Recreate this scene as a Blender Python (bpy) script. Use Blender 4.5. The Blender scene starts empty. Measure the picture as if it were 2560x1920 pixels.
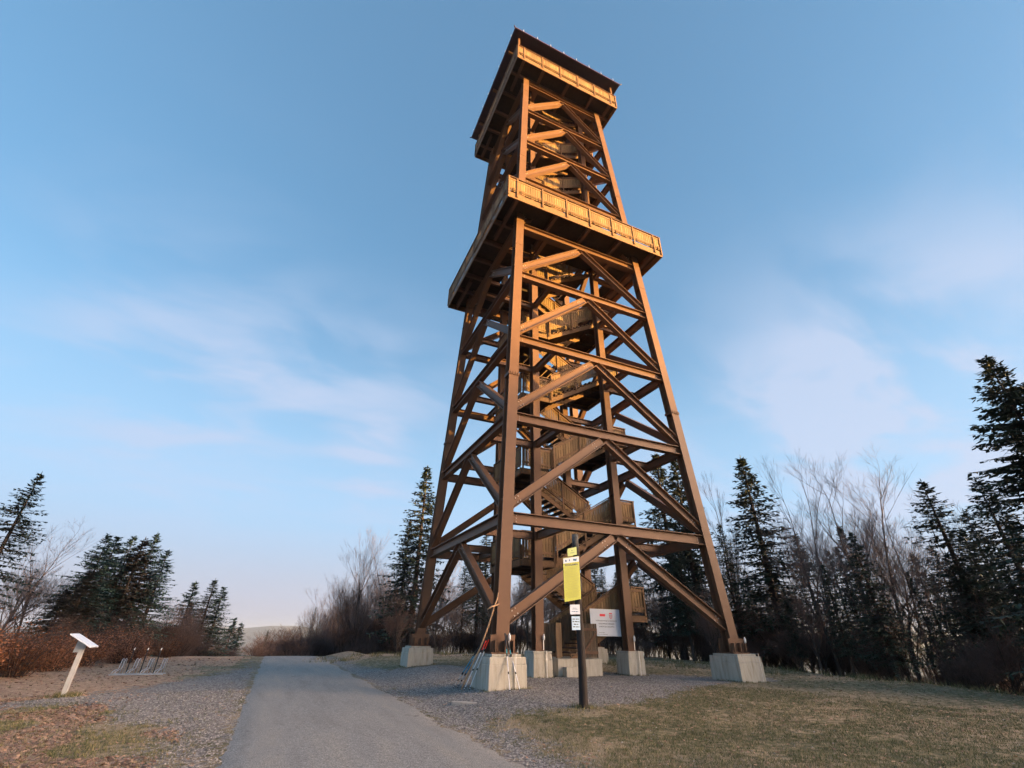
import bpy, math, random
import numpy as np
from mathutils import Vector, Matrix, noise
R = math.radians
scene = bpy.context.scene
col = scene.collection

# ------------------------------------------------------------------ camera
CAM = Vector((-11.5253, -20.1033, 0.4759))
def cam_matrix(yaw, pitch, roll):
    f = Vector((math.sin(yaw)*math.cos(pitch), math.cos(yaw)*math.cos(pitch), math.sin(pitch)))
    r = Vector((math.cos(yaw), -math.sin(yaw), 0)); u = r.cross(f)
    r2 = r*math.cos(roll)+u*math.sin(roll); u2 = u*math.cos(roll)-r*math.sin(roll)
    m = Matrix((r2, u2, -f)).transposed().to_4x4(); m.translation = CAM
    return m
cd = bpy.data.cameras.new('camera'); cam = bpy.data.objects.new('camera', cd); col.objects.link(cam)
cam.matrix_world = cam_matrix(0.4242, 0.5078, 0.0152)
cd.sensor_width = 36; cd.lens = 1133.4/2560*36; cd.clip_start = 0.1; cd.clip_end = 30000
scene.camera = cam

# ------------------------------------------------------------------ light
SUN_AZ, SUN_EL = 123.0, 2.5            # degrees clockwise from +Y, above the horizon
w = bpy.data.worlds.new('World'); scene.world = w; w.use_nodes = True
nt = w.node_tree; nt.nodes.clear()
def N(t, k, **kw):
    n = t.nodes.new(k)
    for a, b in kw.items(): setattr(n, a, b)
    return n
def L(t, a, b): t.links.new(a, b)
sky = N(nt, 'ShaderNodeTexSky', sky_type='NISHITA'); sky.sun_disc = False
sky.sun_elevation = R(SUN_EL+2.0); sky.sun_rotation = R(SUN_AZ); sky.altitude = 600; sky.air_density = 1.0; sky.dust_density = 0.6; sky.ozone_density = 2.5
bg = N(nt, 'ShaderNodeBackground'); bg.inputs[1].default_value = 0.085
out = N(nt, 'ShaderNodeOutputWorld')
tc = N(nt, 'ShaderNodeTexCoord')
sep = N(nt, 'ShaderNodeSeparateXYZ'); L(nt, tc.outputs['Generated'], sep.inputs[0])
# cloud plane coordinates: direction / (z + .12)
ad = N(nt, 'ShaderNodeMath', operation='ADD'); ad.inputs[1].default_value = 0.14; L(nt, sep.outputs[2], ad.inputs[0])
dx = N(nt, 'ShaderNodeMath', operation='DIVIDE'); dy = N(nt, 'ShaderNodeMath', operation='DIVIDE')
for d_, o_ in ((dx, 0), (dy, 1)): L(nt, sep.outputs[o_], d_.inputs[0]); L(nt, ad.outputs[0], d_.inputs[1])
cmb = N(nt, 'ShaderNodeCombineXYZ'); L(nt, dx.outputs[0], cmb.inputs[0]); L(nt, dy.outputs[0], cmb.inputs[1])
mp = N(nt, 'ShaderNodeMapping'); mp.inputs['Rotation'].default_value = (0, 0, R(-38)); mp.inputs['Scale'].default_value = (0.35, 1.15, 1)
mp.inputs['Location'].default_value = (0.3, 1.7, 0)
L(nt, cmb.outputs[0], mp.inputs[0])
cn = N(nt, 'ShaderNodeTexNoise'); cn.inputs['Scale'].default_value = 0.75; cn.inputs['Detail'].default_value = 5; cn.inputs['Roughness'].default_value = 0.42; cn.inputs['Distortion'].default_value = 0.5
L(nt, mp.outputs[0], cn.inputs['Vector'])
cr = N(nt, 'ShaderNodeMapRange', interpolation_type='SMOOTHSTEP'); cr.inputs[1].default_value = 0.47; cr.inputs[2].default_value = 0.76; cr.inputs[3].default_value = 0.0; cr.inputs[4].default_value = 0.75
L(nt, cn.outputs[0], cr.inputs[0])
# soft cirrus patches where the sky shows them: (direction, tightness, amount)
cr.inputs[4].default_value = 0.16
cacc = cr.outputs[0]
cn2 = N(nt, 'ShaderNodeTexNoise'); cn2.inputs['Scale'].default_value = 2.6; cn2.inputs['Detail'].default_value = 5; cn2.inputs['Roughness'].default_value = .5; cn2.inputs['Distortion'].default_value = .4; mp2 = N(nt, 'ShaderNodeMapping'); mp2.inputs['Rotation'].default_value = (0, 0, R(-38)); mp2.inputs['Scale'].default_value = (.75, 1.3, 1); mp2.inputs['Location'].default_value = (2.3, .4, 0); L(nt, cmb.outputs[0], mp2.inputs[0]); L(nt, mp2.outputs[0], cn2.inputs['Vector'])
cm2 = N(nt, 'ShaderNodeMapRange', interpolation_type='SMOOTHSTEP'); cm2.inputs[1].default_value = .36; cm2.inputs[2].default_value = .68; cm2.inputs[3].default_value = .10; cm2.inputs[4].default_value = 1.35; L(nt, cn2.outputs[0], cm2.inputs[0])
for (cdir, k, amt) in (((-0.288, 0.883, 0.371), 75, .52), ((-0.063, 0.886, 0.459), 110, .34), ((0.143, 0.885, 0.443), 90, .40), ((0.098, 0.946, 0.31), 420, .60), ((-0.105, 0.941, 0.322), 60, .22), ((0.142, .964, .224), 500, .35), ((-0.254, 0.804, 0.538), 50, .18),
                       ((0.87, 0.34, 0.356), 40, .34), ((0.886, 0.199, 0.42), 60, .30), ((0.794, 0.5, 0.345), 60, .24), ((.72, .62, .30), 30, .3), ((.9, .3, .25), 26, .55)):
    e1 = N(nt, 'ShaderNodeVectorMath', operation='DOT_PRODUCT'); L(nt, tc.outputs['Generated'], e1.inputs[0]); e1.inputs[1].default_value = Vector(cdir).normalized()
    e2 = N(nt, 'ShaderNodeMath', operation='MULTIPLY_ADD'); e2.inputs[1].default_value = k; e2.inputs[2].default_value = -k; L(nt, e1.outputs['Value'], e2.inputs[0])
    e3 = N(nt, 'ShaderNodeMath', operation='EXPONENT'); L(nt, e2.outputs[0], e3.inputs[0])
    e4 = N(nt, 'ShaderNodeMath', operation='MULTIPLY'); L(nt, e3.outputs[0], e4.inputs[0]); L(nt, cm2.outputs[0], e4.inputs[1])
    e5 = N(nt, 'ShaderNodeMath', operation='MULTIPLY_ADD'); L(nt, e4.outputs[0], e5.inputs[0]); e5.inputs[1].default_value = amt; L(nt, cacc, e5.inputs[2]); cacc = e5.outputs[0]
ccl = N(nt, 'ShaderNodeMath', operation='MINIMUM'); ccl.inputs[1].default_value = .8; L(nt, cacc, ccl.inputs[0])
gm = N(nt, 'ShaderNodeGamma'); gm.inputs[1].default_value = 0.55; L(nt, sky.outputs[0], gm.inputs[0])
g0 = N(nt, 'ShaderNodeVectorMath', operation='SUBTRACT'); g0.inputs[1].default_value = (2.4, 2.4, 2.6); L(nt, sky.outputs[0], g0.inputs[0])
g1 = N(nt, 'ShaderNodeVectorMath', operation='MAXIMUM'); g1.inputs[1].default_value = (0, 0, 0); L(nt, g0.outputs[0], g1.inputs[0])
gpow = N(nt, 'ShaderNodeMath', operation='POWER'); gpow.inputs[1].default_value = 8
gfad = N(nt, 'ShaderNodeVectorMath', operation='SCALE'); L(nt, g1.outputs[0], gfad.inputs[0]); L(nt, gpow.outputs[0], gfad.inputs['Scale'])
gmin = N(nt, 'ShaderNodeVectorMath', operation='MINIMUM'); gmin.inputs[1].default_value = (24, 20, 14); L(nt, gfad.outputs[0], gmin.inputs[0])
# added broad warm lobe near the sun's azimuth, brightens tower and ground
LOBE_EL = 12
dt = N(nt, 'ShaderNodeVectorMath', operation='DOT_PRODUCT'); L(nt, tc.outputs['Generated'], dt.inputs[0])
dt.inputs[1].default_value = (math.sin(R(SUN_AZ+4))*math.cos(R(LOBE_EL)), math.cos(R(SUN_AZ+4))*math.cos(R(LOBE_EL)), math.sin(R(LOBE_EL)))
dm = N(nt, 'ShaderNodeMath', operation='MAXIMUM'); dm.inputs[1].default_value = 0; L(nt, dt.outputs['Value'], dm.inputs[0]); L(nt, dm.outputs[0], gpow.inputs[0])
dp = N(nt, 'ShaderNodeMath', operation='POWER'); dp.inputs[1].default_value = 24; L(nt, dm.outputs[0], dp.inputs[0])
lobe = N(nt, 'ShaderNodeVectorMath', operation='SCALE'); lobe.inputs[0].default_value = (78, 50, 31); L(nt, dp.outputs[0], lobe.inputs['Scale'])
tint = N(nt, 'ShaderNodeVectorMath', operation='MULTIPLY'); tint.inputs[1].default_value = (0.67, 0.95, 1.13); L(nt, gm.outputs[0], tint.inputs[0])
# pale pinkish band low over the horizon
hz_ = N(nt, 'ShaderNodeMapRange', interpolation_type='SMOOTHSTEP'); hz_.inputs[1].default_value = 0.24; hz_.inputs[2].default_value = 0.0; hz_.inputs[3].default_value = 0.0; hz_.inputs[4].default_value = 0.85
L(nt, sep.outputs[2], hz_.inputs[0])
hz1 = N(nt, 'ShaderNodeMapRange', interpolation_type='SMOOTHSTEP'); hz1.inputs[1].default_value = 0.60; hz1.inputs[2].default_value = 0.12; hz1.inputs[3].default_value = 0.0; hz1.inputs[4].default_value = 0.9
L(nt, sep.outputs[2], hz1.inputs[0])
hm1 = N(nt, 'ShaderNodeMix', data_type='RGBA'); L(nt, hz1.outputs[0], hm1.inputs[0]); L(nt, tint.outputs[0], hm1.inputs[6]); hm1.inputs[7].default_value = (0.87, 1.33, 1.86, 1)
hmix = N(nt, 'ShaderNodeMix', data_type='RGBA'); L(nt, hz_.outputs[0], hmix.inputs[0]); L(nt, hm1.outputs[2], hmix.inputs[6]); hmix.inputs[7].default_value = (1.17, 1.07, 1.20, 1)
cmix = N(nt, 'ShaderNodeMix', data_type='RGBA'); L(nt, ccl.outputs[0], cmix.inputs[0]); L(nt, hmix.outputs[2], cmix.inputs[6])
cmix.inputs[7].default_value = (1.10, 1.28, 1.68, 1)
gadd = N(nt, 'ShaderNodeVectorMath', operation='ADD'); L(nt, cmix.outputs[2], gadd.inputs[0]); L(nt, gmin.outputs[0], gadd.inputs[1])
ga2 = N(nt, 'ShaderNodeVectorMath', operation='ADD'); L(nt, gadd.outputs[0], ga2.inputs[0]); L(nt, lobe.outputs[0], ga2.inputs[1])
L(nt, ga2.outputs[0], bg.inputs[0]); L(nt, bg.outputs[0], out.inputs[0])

sd = bpy.data.lights.new('sun', 'SUN'); sun = bpy.data.objects.new('sun', sd); col.objects.link(sun)
sd.energy = 4.7; sd.angle = R(0.6); sd.color = (1.0, 0.56, 0.13)
sdir = Vector((math.sin(R(SUN_AZ))*math.cos(R(SUN_EL)), math.cos(R(SUN_AZ))*math.cos(R(SUN_EL)), math.sin(R(SUN_EL))))
sun.rotation_euler = sdir.to_track_quat('Z', 'Y').to_euler()
scene.view_settings.view_transform = 'Standard'; scene.view_settings.look = 'None'
scene.cycles.max_bounces = 6; scene.cycles.diffuse_bounces = 2; scene.view_settings.exposure = 2.667; scene.view_settings.gamma = 1.0

# ------------------------------------------------------------------ tagging
def tag(o, label=None, cat=None, group=None, kind=None):
    if label: o['label'] = label
    if cat: o['category'] = cat
    if group: o['group'] = group
    if kind: o['kind'] = kind
    return o
def empty(name, loc=(0, 0, 0)):
    o = bpy.data.objects.new(name, None); o.location = loc; o.empty_display_size = .3; col.objects.link(o); return o
def mkmesh(name, verts, faces, mats, midx=None, smooth=False):
    me = bpy.data.meshes.new(name); me.from_pydata(verts, [], faces)
    for m in mats: me.materials.append(m)
    if midx is not None: me.polygons.foreach_set('material_index', midx)
    if smooth: me.polygons.foreach_set('use_smooth', [True]*len(me.polygons))
    me.update(); return me
def link(name, me, parent=None):
    o = bpy.data.objects.new(name, me); col.objects.link(o)
    if parent: o.parent = parent
    return o
class MB:
    def __init__(s): s.v = []; s.f = []; s.mi = []; s.m = 0
    def hexa(s, p):     # 8 points: bottom 4 ccw, top 4 ccw
        b = len(s.v); s.v += [tuple(q) for q in p]
        for f in ((3, 2, 1, 0), (4, 5, 6, 7), (0, 1, 5, 4), (1, 2, 6, 5), (2, 3, 7, 6), (3, 0, 4, 7)):
            s.f.append(tuple(b+i for i in f)); s.mi.append(s.m)
    def box(s, x0, x1, y0, y1, z0, z1):
        s.hexa([(x0, y0, z0), (x1, y0, z0), (x1, y1, z0), (x0, y1, z0), (x0, y0, z1), (x1, y0, z1), (x1, y1, z1), (x0, y1, z1)])
    def bar(s, p0, p1, a, b, wa, wb, oa=0, ob=0):   # bar between points; a,b unit cross directions; full widths
        p0 = Vector(p0); p1 = Vector(p1); a = Vector(a); b = Vector(b)
        c = a*oa+b*ob; A = a*(wa/2); B = b*(wb/2); q = []
        for p in (p0, p1): q += [p+c-A-B, p+c+A-B, p+c+A+B, p+c-A+B]
        s.hexa(q)
    def ibeam(s, p0, p1, n, depth, width, tf=.022, tw=.014):   # n = web normal
        p0 = Vector(p0); p1 = Vector(p1); n = Vector(n).normalized(); ax = (p1-p0).normalized(); d = ax.cross(n).normalized(); n = d.cross(ax).normalized()
        s.bar(p0, p1, n, d, tw, depth-2*tf)
        s.bar(p0, p1, n, d, width, tf, 0, depth/2-tf/2); s.bar(p0, p1, n, d, width, tf, 0, -depth/2+tf/2)
    def tube(s, pts, rads, k=6, cap=True):
        pts = [Vector(p) for p in pts]; prev = None; n = len(pts); u = None
        for i, p in enumerate(pts):
            t = (pts[min(i+1, n-1)]-pts[max(i-1, 0)])
            if t.length < 1e-9: t = Vector((0, 0, 1))
            t.normalize()
            if u is None: u = t.orthogonal().normalized()
            else:
                u = (u-t*u.dot(t)); u = u.normalized() if u.length > 1e-6 else t.orthogonal().normalized()
            v = t.cross(u); b = len(s.v); r = rads[i] if hasattr(rads, '__len__') else rads
            for j in range(k):
                a = 2*math.pi*j/k; s.v.append(tuple(p+(u*math.cos(a)+v*math.sin(a))*r))
            if prev is not None:
                for j in range(k):
                    s.f.append((prev+j, prev+(j+1) % k, b+(j+1) % k, b+j)); s.mi.append(s.m)
            elif cap: s.f.append(tuple(b+j for j in reversed(range(k)))); s.mi.append(s.m)
            prev = b
        if cap: s.f.append(tuple(prev+j for j in range(k))); s.mi.append(s.m)
    def bolt(s, p, n, r=.022, h=.02):
        s.m = 1; p = Vector(p); n = Vector(n).normalized(); s.tube([p, p+n*h], [r, r*.9], 6); s.m = 0
    def build(s, name, mats, parent=None, smooth=False):
        if not isinstance(mats, (list, tuple)): mats = [mats]
        return link(name, mkmesh(name, s.v, s.f, mats, s.mi if len(mats) > 1 else None, smooth), parent)

# ------------------------------------------------------------------ materials
def newmat(name):
    m = bpy.data.materials.new(name); m.use_nodes = True; t = m.node_tree; b = t.nodes['Principled BSDF']; return m, t, b
def ramp(t, src, stops):
    r = N(t, 'ShaderNodeValToRGB'); e = r.color_ramp.elements
    while len(e) < len(stops): e.new(0.5)
    for i, (p, c) in enumerate(stops): e[i].position = p; e[i].color = (*c, 1)
    L(t, src, r.inputs[0]); return r
def noisetex(t, scale, detail=4, rough=.55, stretch=None, obj=True):
    c = N(t, 'ShaderNodeTexCoord'); n = N(t, 'ShaderNodeTexNoise'); n.inputs['Scale'].default_value = scale; n.inputs['Detail'].default_value = detail; n.inputs['Roughness'].default_value = rough
    o = c.outputs['Object']
    if stretch:
        m = N(t, 'ShaderNodeMapping'); m.inputs['Scale'].default_value = stretch; L(t, o, m.inputs[0]); o = m.outputs[0]
    L(t, o, n.inputs['Vector']); return n
def simple(name, c, rough=.6, var=.25, scale=6, metal=0, bump=0, stretch=None, isl=0.0):
    m, t, b = newmat(name); n = noisetex(t, scale, 5, .6, stretch)
    lo = tuple(x*(1-var) for x in c); hi = tuple(min(1, x*(1+var)) for x in c)
    r = ramp(t, n.outputs[0], [(0.3, lo), (0.7, hi)]); o = r.outputs[0]
    if isl:
        g = N(t, 'ShaderNodeNewGeometry'); mr = N(t, 'ShaderNodeMapRange'); mr.inputs[3].default_value = 1-isl; mr.inputs[4].default_value = 1+isl
        L(t, g.outputs['Random Per Island'], mr.inputs[0]); vm = N(t, 'ShaderNodeVectorMath', operation='SCALE'); L(t, o, vm.inputs[0]); L(t, mr.outputs[0], vm.inputs['Scale']); o = vm.outputs[0]
    L(t, o, b.inputs['Base Color']); b.inputs['Roughness'].default_value = rough; b.inputs['Metallic'].default_value = metal
    if bump:
        bp = N(t, 'ShaderNodeBump'); bp.inputs['Strength'].default_value = bump; bp.inputs['Distance'].default_value = .02; L(t, n.outputs[0], bp.inputs['Height']); L(t, bp.outputs[0], b.inputs['Normal'])
    return m
JOIST = simple('shade_darkened_joist_paint', (0.10, 0.05, 0.032), .6, .2, 3)  # steel paint darkened: soffit shade is put into the joist colour
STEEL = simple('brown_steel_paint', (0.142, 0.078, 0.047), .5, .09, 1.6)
STEEL.node_tree.nodes['Principled BSDF'].inputs['Specular IOR Level'].default_value = .22
WOOD = simple('weathered_larch', (0.205, 0.13, 0.058), .8, .35, 3, stretch=(9, 9, .9), isl=.28, bump=.2)
RAILW = simple('rail_timber', (0.18, 0.098, 0.044), .75, .25, 4, stretch=(3, 3, 3), isl=.15)
BOLTM = simple('zinc_bolt', (0.42, 0.36, 0.32), .5, .1, 9)
DIMWOOD = simple('toned_down_larch_boards', (0.11, 0.075, 0.045), .85, .35, 3, stretch=(9, 9, .9), isl=.25, bump=.2)  # darker copy of the larch, offsets the lobe's strong light on these boards
CAPW = simple('dark_rail_cap', (0.16, 0.085, 0.045), .7, .25, 5, isl=.1)
DECKW = simple('shade_darkened_deck_boards', (0.035, 0.02, 0.013), .85, .3, 4, isl=.2)  # near-black so undersides of decks and stairs look shaded
ROOFM = simple('dark_roof_metal', (0.035, 0.022, 0.035), .5, .2, 3)
GALV = simple('galvanised_metal', (0.55, 0.57, 0.6), .35, .15, 9, metal=.8)
BLACK = simple('black_plastic', (0.015, 0.015, 0.017), .5, .2, 9)
BLUEM = simple('blue_pole_paint', (0.02, 0.24, 0.40), .35, .1, 9)
TEALM = simple('teal_pole_paint', (0.03, 0.30, 0.36), .35, .1, 9)
REDM = simple('red_pole_paint', (0.75, 0.05, 0.03), .35, .1, 9)
WHITEM = simple('white_pole_paint', (0.75, 0.76, 0.78), .35, .06, 9)
STICK = simple('peeled_stick', (0.50, 0.30, 0.16), .8, .3, 12)
PORC = simple('white_porcelain', (0.8, 0.8, 0.78), .3, .05, 9)
TARWOOD = simple('tarred_post', (0.016, 0.010, 0.008), .8, .5, 5, stretch=(8, 8, .7), bump=.5)
LECT = simple('pale_grey_board', (0.40, 0.405, 0.40), .7, .12, 5)
LECTP = simple('white_laminate', (0.68, 0.74, 0.82), .25, .03, 5)
SLABM = simple('pale_flat_stone', (0.36, 0.33, 0.29), .9, .25, 9, bump=.3)
def concrete():
    m, t, b = newmat('board_marked_concrete')
    n = noisetex(t, 2.5, 6, .6, (3, 3, .5)); n2 = noisetex(t, 40, 2, .5); 
    r = ramp(t, n.outputs[0], [(.25, (.24, .215, .16)), (.45, (.38, .36, .30)), (.75, (.50, .48, .42))])
    r2 = ramp(t, n2.outputs[0], [(.28, (.45, .43, .38)), (.36, (1, 1, 1))])
    mx = N(t, 'ShaderNodeMix', data_type='RGBA', blend_type='MULTIPLY'); mx.inputs[0].default_value = .7
    L(t, r.outputs[0], mx.inputs[6]); L(t, r2.outputs[0], mx.inputs[7]); L(t, mx.outputs[2], b.inputs['Base Color'])
    b.inputs['Roughness'].default_value = .9
    bp = N(t, 'ShaderNodeBump'); bp.inputs['Strength'].default_value = .35; bp.inputs['Distance'].default_value = .02; L(t, n.outputs[0], bp.inputs['Height']); L(t, bp.outputs[0], b.inputs['Normal'])
    return m
CONC = concrete()
BARK = simple('dark_bark', (0.055, 0.042, 0.034), .9, .4, 8, stretch=(3, 3, .6))
BIRCH = simple('grey_smooth_bark', (0.075, 0.058, 0.048), .85, .35, 4, stretch=(1, 1, .5))
def leafmat(name, c, c2, trans=.25, rough=.7):
    m, t, b = newmat(name); g = N(t, 'ShaderNodeNewGeometry'); r = ramp(t, g.outputs['Random Per Island'], [(0, c), (1, c2)])
    L(t, r.outputs[0], b.inputs['Base Color']); b.inputs['Roughness'].default_value = rough
    return m
NEEDLE = leafmat('spruce_needles', (0.012, 0.028, 0.016), (0.035, 0.062, 0.035))
NEEDLE2 = leafmat('blue_green_needles', (0.018, 0.052, 0.042), (0.06, 0.115, 0.085))
NEEDLE3 = leafmat('brownish_needles', (0.040, 0.034, 0.020), (0.085, 0.060, 0.035))
TWIG = leafmat('bare_twigs', (0.11, 0.075, 0.06), (0.19, 0.14, 0.12))
TWIG2 = leafmat('dark_brown_twigs', (0.07, 0.045, 0.036), (0.14, 0.088, 0.068))
RUST = leafmat('rusty_beech_leaves', (0.12, 0.045, 0.02), (0.30, 0.13, 0.06))

# ------------------------------------------------------------------ terrain
def ss(a, b, x):
    t = min(1, max(0, (x-a)/(b-a))); return t*t*(3-2*t)
def ground(x, y):
    z = -1.12
    z += 0.22*ss(-7.6, -5.2, x)*ss(-12, -6.5, y)                # tower pad
    z += 0.16*ss(-6, 3, y)*ss(-7.5, -4, x)
    z += -0.10*ss(-20, -26, y)
    # east edge of the hilltop
    xe = 15.2 + 0.35*max(0, y+3)*0.6
    if x > xe-5: z -= 0.012*(x-xe+5)**2 if x < xe+4 else (0.012*81 + 0.30*(x-xe-4))
    # north edge
    ye = 31 if x < -5 else 24+0.5*ss(-5, -3, x)
    if y > ye-8: z -= 0.0055*(y-ye+8)**2 if y < ye+9 else (0.0055*289 + 0.16*(y-ye-9))
    if x < -22: z -= 0.16*(-22-x)
    if z < -70: z = -70-math.sqrt(max(0, -70-z))*2
    # south-east wooded rise that hides the low sun from the ground
    return z
def groundj(x, y):
    z = ground(x, y); d = math.hypot(x-CAM.x, y-CAM.y)
    onroad = 1-ss(0, .6, max(-12.2-x, x+7.4))
    a = 1-onroad
    z += a*0.05*noise.noise(Vector((x*.45, y*.45, 0))) + a*0.012*noise.noise(Vector((x*2.2, y*2.2, 3)))
    z -= onroad*.012
    if d > 60: z += min(9, (d-60)*.02)*noise.noise(Vector((x*.004, y*.004, 7)))
    return z
def inpoly(x, y, P):
    c = False; j = len(P)-1
    for i in range(len(P)):
        if (P[i][1] > y) != (P[j][1] > y) and x < (P[j][0]-P[i][0])*(y-P[i][1])/(P[j][1]-P[i][1])+P[i][0]: c = not c
        j = i
    return c
GR1 = [(-7.7, 30), (-7.0, 22), (-6.9, 9), (-6.2, 4.2), (-3.9, 3.6), (-1, 0.6), (3, -1.6), (5, -3.2), (8.5, -3.0), (6.5, -5.4), (3.5, -5.6), (-0.5, -7.6), (-2.5, -8.5), (-5.2, -9.0), (-6.3, -8.6), (-6.9, -9.3), (-7.2, -14), (-7.4, -24), (-7.9, -24), (-7.9, 30)]
GR2 = [(-12, -24), (-12.5, -12), (-13.1, -6.9), (-14.1, -7.3), (-14.6, -4.2), (-16.0, -3.2), (-18, -4.5), (-26, -9), (-26, -6.5), (-17.5, -2.9), (-15.8, -1), (-14.6, 2.5), (-13.2, 6.5), (-12.5, 11), (-12.2, 30), (-11.9, 30)]
def masks(x, y):
    """gravel, leaf litter, dry-ness"""
    jx = x+.35*noise.noise(Vector((x*1.3, y*1.3, 11))); jy = y+.35*noise.noise(Vector((x*1.3, y*1.3, 17)))
    kx = .30*noise.noise(Vector((x*4.1, y*4.1, 31))); ky = .30*noise.noise(Vector((x*4.1, y*4.1, 37)))
    g = 0.
    for (ox, oy) in ((-.38, -.2), (.38, .2), (.2, -.38), (-.2, .38)):
        if inpoly(jx+kx+ox, jy+ky+oy, GR1) or inpoly(jx+kx+ox, jy+ky+oy, GR2): g += .25
    lf = 0.
    if x < -12.6:
        lf = ss(.1, .35, noise.noise(Vector((x*.5, y*.5, 5)))+.55*(1-ss(0, 3.2, abs(x+14.9)+abs(y+11.6)*.5))+.05)
        if y > -1 and x < -14.5 or (x < -13 and y > 12): lf = .75
        if x < -16.5 and y > -4: lf = .9
    if y > 14 and x > -7: lf = .6
    if x > 9 and y > -8: lf = max(lf, .35)
    dr = .5+.5*noise.noise(Vector((x*.35, y*.35, 23)))
    if x > -7.4 and x < -6 and y < -9: dr = .9
    return g, lf, dr
step = .25
lin = [i*step for i in range(-120, 121)]
ax_ = lin[:]; dd = step
hi = lin[-1]; ext = []
while hi < 9000: dd *= 1.085; hi += dd; ext.append(hi)
xs = [-e-0 for e in reversed(ext)]+lin+ext
X0, Y0 = -6.0, -2.0
n_ = len(xs); tv = np.zeros((n_, n_, 3)); msk = np.zeros((n_, n_, 4))
for i, yy in enumerate(xs):
    y = yy+Y0
    for j, xx in enumerate(xs):
        x = xx+X0
        tv[i, j] = (x, y, groundj(x, y))
        if abs(xx) <= 32 and abs(yy) <= 36:
            g, lf, dr = masks(x, y)
        else: g, lf, dr = 0, .6, .5
        msk[i, j] = (g, lf, dr, 1)
idx = np.arange(n_*n_).reshape(n_, n_)
fc = np.stack([idx[:-1, :-1], idx[:-1, 1:], idx[1:, 1:], idx[1:, :-1]], -1).reshape(-1, 4)
me = bpy.data.meshes.new('ground'); me.vertices.add(n_*n_); me.vertices.foreach_set('co', tv.reshape(-1))
me.loops.add(len(fc)*4); me.loops.foreach_set('vertex_index', fc.reshape(-1).astype(np.int32))
me.polygons.add(len(fc)); me.polygons.foreach_set('loop_start', np.arange(0, len(fc)*4, 4, dtype=np.int32))
me.polygons.foreach_set('use_smooth', np.ones(len(fc), dtype=bool)); me.update(calc_edges=True)
ca = me.color_attributes.new('cover', 'FLOAT_COLOR', 'POINT'); ca.data.foreach_set('color', msk.reshape(-1))
def groundmat():
    m, t, b = newmat('hilltop_ground')
    a = N(t, 'ShaderNodeAttribute', attribute_name='cover'); sp = N(t, 'ShaderNodeSeparateColor'); L(t, a.outputs['Color'], sp.inputs[0])
    nf = noisetex(t, 55, 3, .7); nm = noisetex(t, 6, 5, .6); nb = noisetex(t, .8, 4, .55); vo = N(t, 'ShaderNodeTexVoronoi'); vo.inputs['Scale'].default_value = 26
    c = N(t, 'ShaderNodeTexCoord'); L(t, c.outputs['Object'], vo.inputs['Vector'])
    grass = ramp(t, nm.outputs[0], [(.28, (.06, .06, .022)), (.48, (.12, .105, .045)), (.68, (.30, .235, .14))])
    dry = ramp(t, nf.outputs[0], [(.3, (.17, .13, .075)), (.7, (.42, .32, .20))])
    mixv = N(t, 'ShaderNodeMath', operation='MULTIPLY_ADD'); mixv.inputs[1].default_value = .55; L(t, nf.outputs[0], mixv.inputs[0]); mh = N(t, 'ShaderNodeMath', operation='MULTIPLY'); mh.inputs[1].default_value = .45; L(t, nm.outputs[0], mh.inputs[0]); L(t, mh.outputs[0], mixv.inputs[2])
    leaf = ramp(t, mixv.outputs[0], [(.36, (.12, .065, .038)), (.5, (.34, .22, .14)), (.62, (.60, .45, .30))])
    grav = ramp(t, vo.outputs['Color'], [(.1, (.068, .063, .058)), (.5, (.168, .156, .143)), (.9, (.40, .37, .34))])
    def mixn(fac, A, B):
        x = N(t, 'ShaderNodeMix', data_type='RGBA'); L(t, fac, x.inputs[0]); L(t, A, x.inputs[6]); L(t, B, x.inputs[7]); return x.outputs[2]
    def soft(src, nz, lo=.35, hi=.65, amt=.7):
        s1 = N(t, 'ShaderNodeMath', operation='MULTIPLY_ADD'); s1.inputs[1].default_value = amt; s1.inputs[2].default_value = -.5*amt; L(t, nz, s1.inputs[0])
        s2 = N(t, 'ShaderNodeMath', operation='ADD'); L(t, src, s2.inputs[0]); L(t, s1.outputs[0], s2.inputs[1])
        mr = N(t, 'ShaderNodeMapRange', interpolation_type='SMOOTHSTEP'); mr.inputs[1].default_value = lo; mr.inputs[2].default_value = hi; L(t, s2.outputs[0], mr.inputs[0]); return mr.outputs[0]
    o = mixn(soft(sp.outputs[2], nm.outputs[0], .36, .72, 1.5), grass.outputs[0], dry.outputs[0])
    o = mixn(soft(sp.outputs[1], nm.outputs[0], .4, .65, 1.4), o, leaf.outputs[0])
    o = mixn(soft(sp.outputs[0], nm.outputs[0], .35, .65, 1.2), o, grav.outputs[0])
    L(t, o, b.inputs['Base Color']); b.inputs['Roughness'].default_value = .95
    bp = N(t, 'ShaderNodeBump'); bp.inputs['Strength'].default_value = .6; bp.inputs['Distance'].default_value = .03
    s = N(t, 'ShaderNodeMath', operation='ADD'); L(t, nf.outputs[0], s.inputs[0]); L(t, vo.outputs['Distance'], s.inputs[1]); L(t, s.outputs[0], bp.inputs['Height']); L(t, bp.outputs[0], b.inputs['Normal'])
    return m
me.materials.append(groundmat()); tag(link('ground', me), kind='structure')

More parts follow.
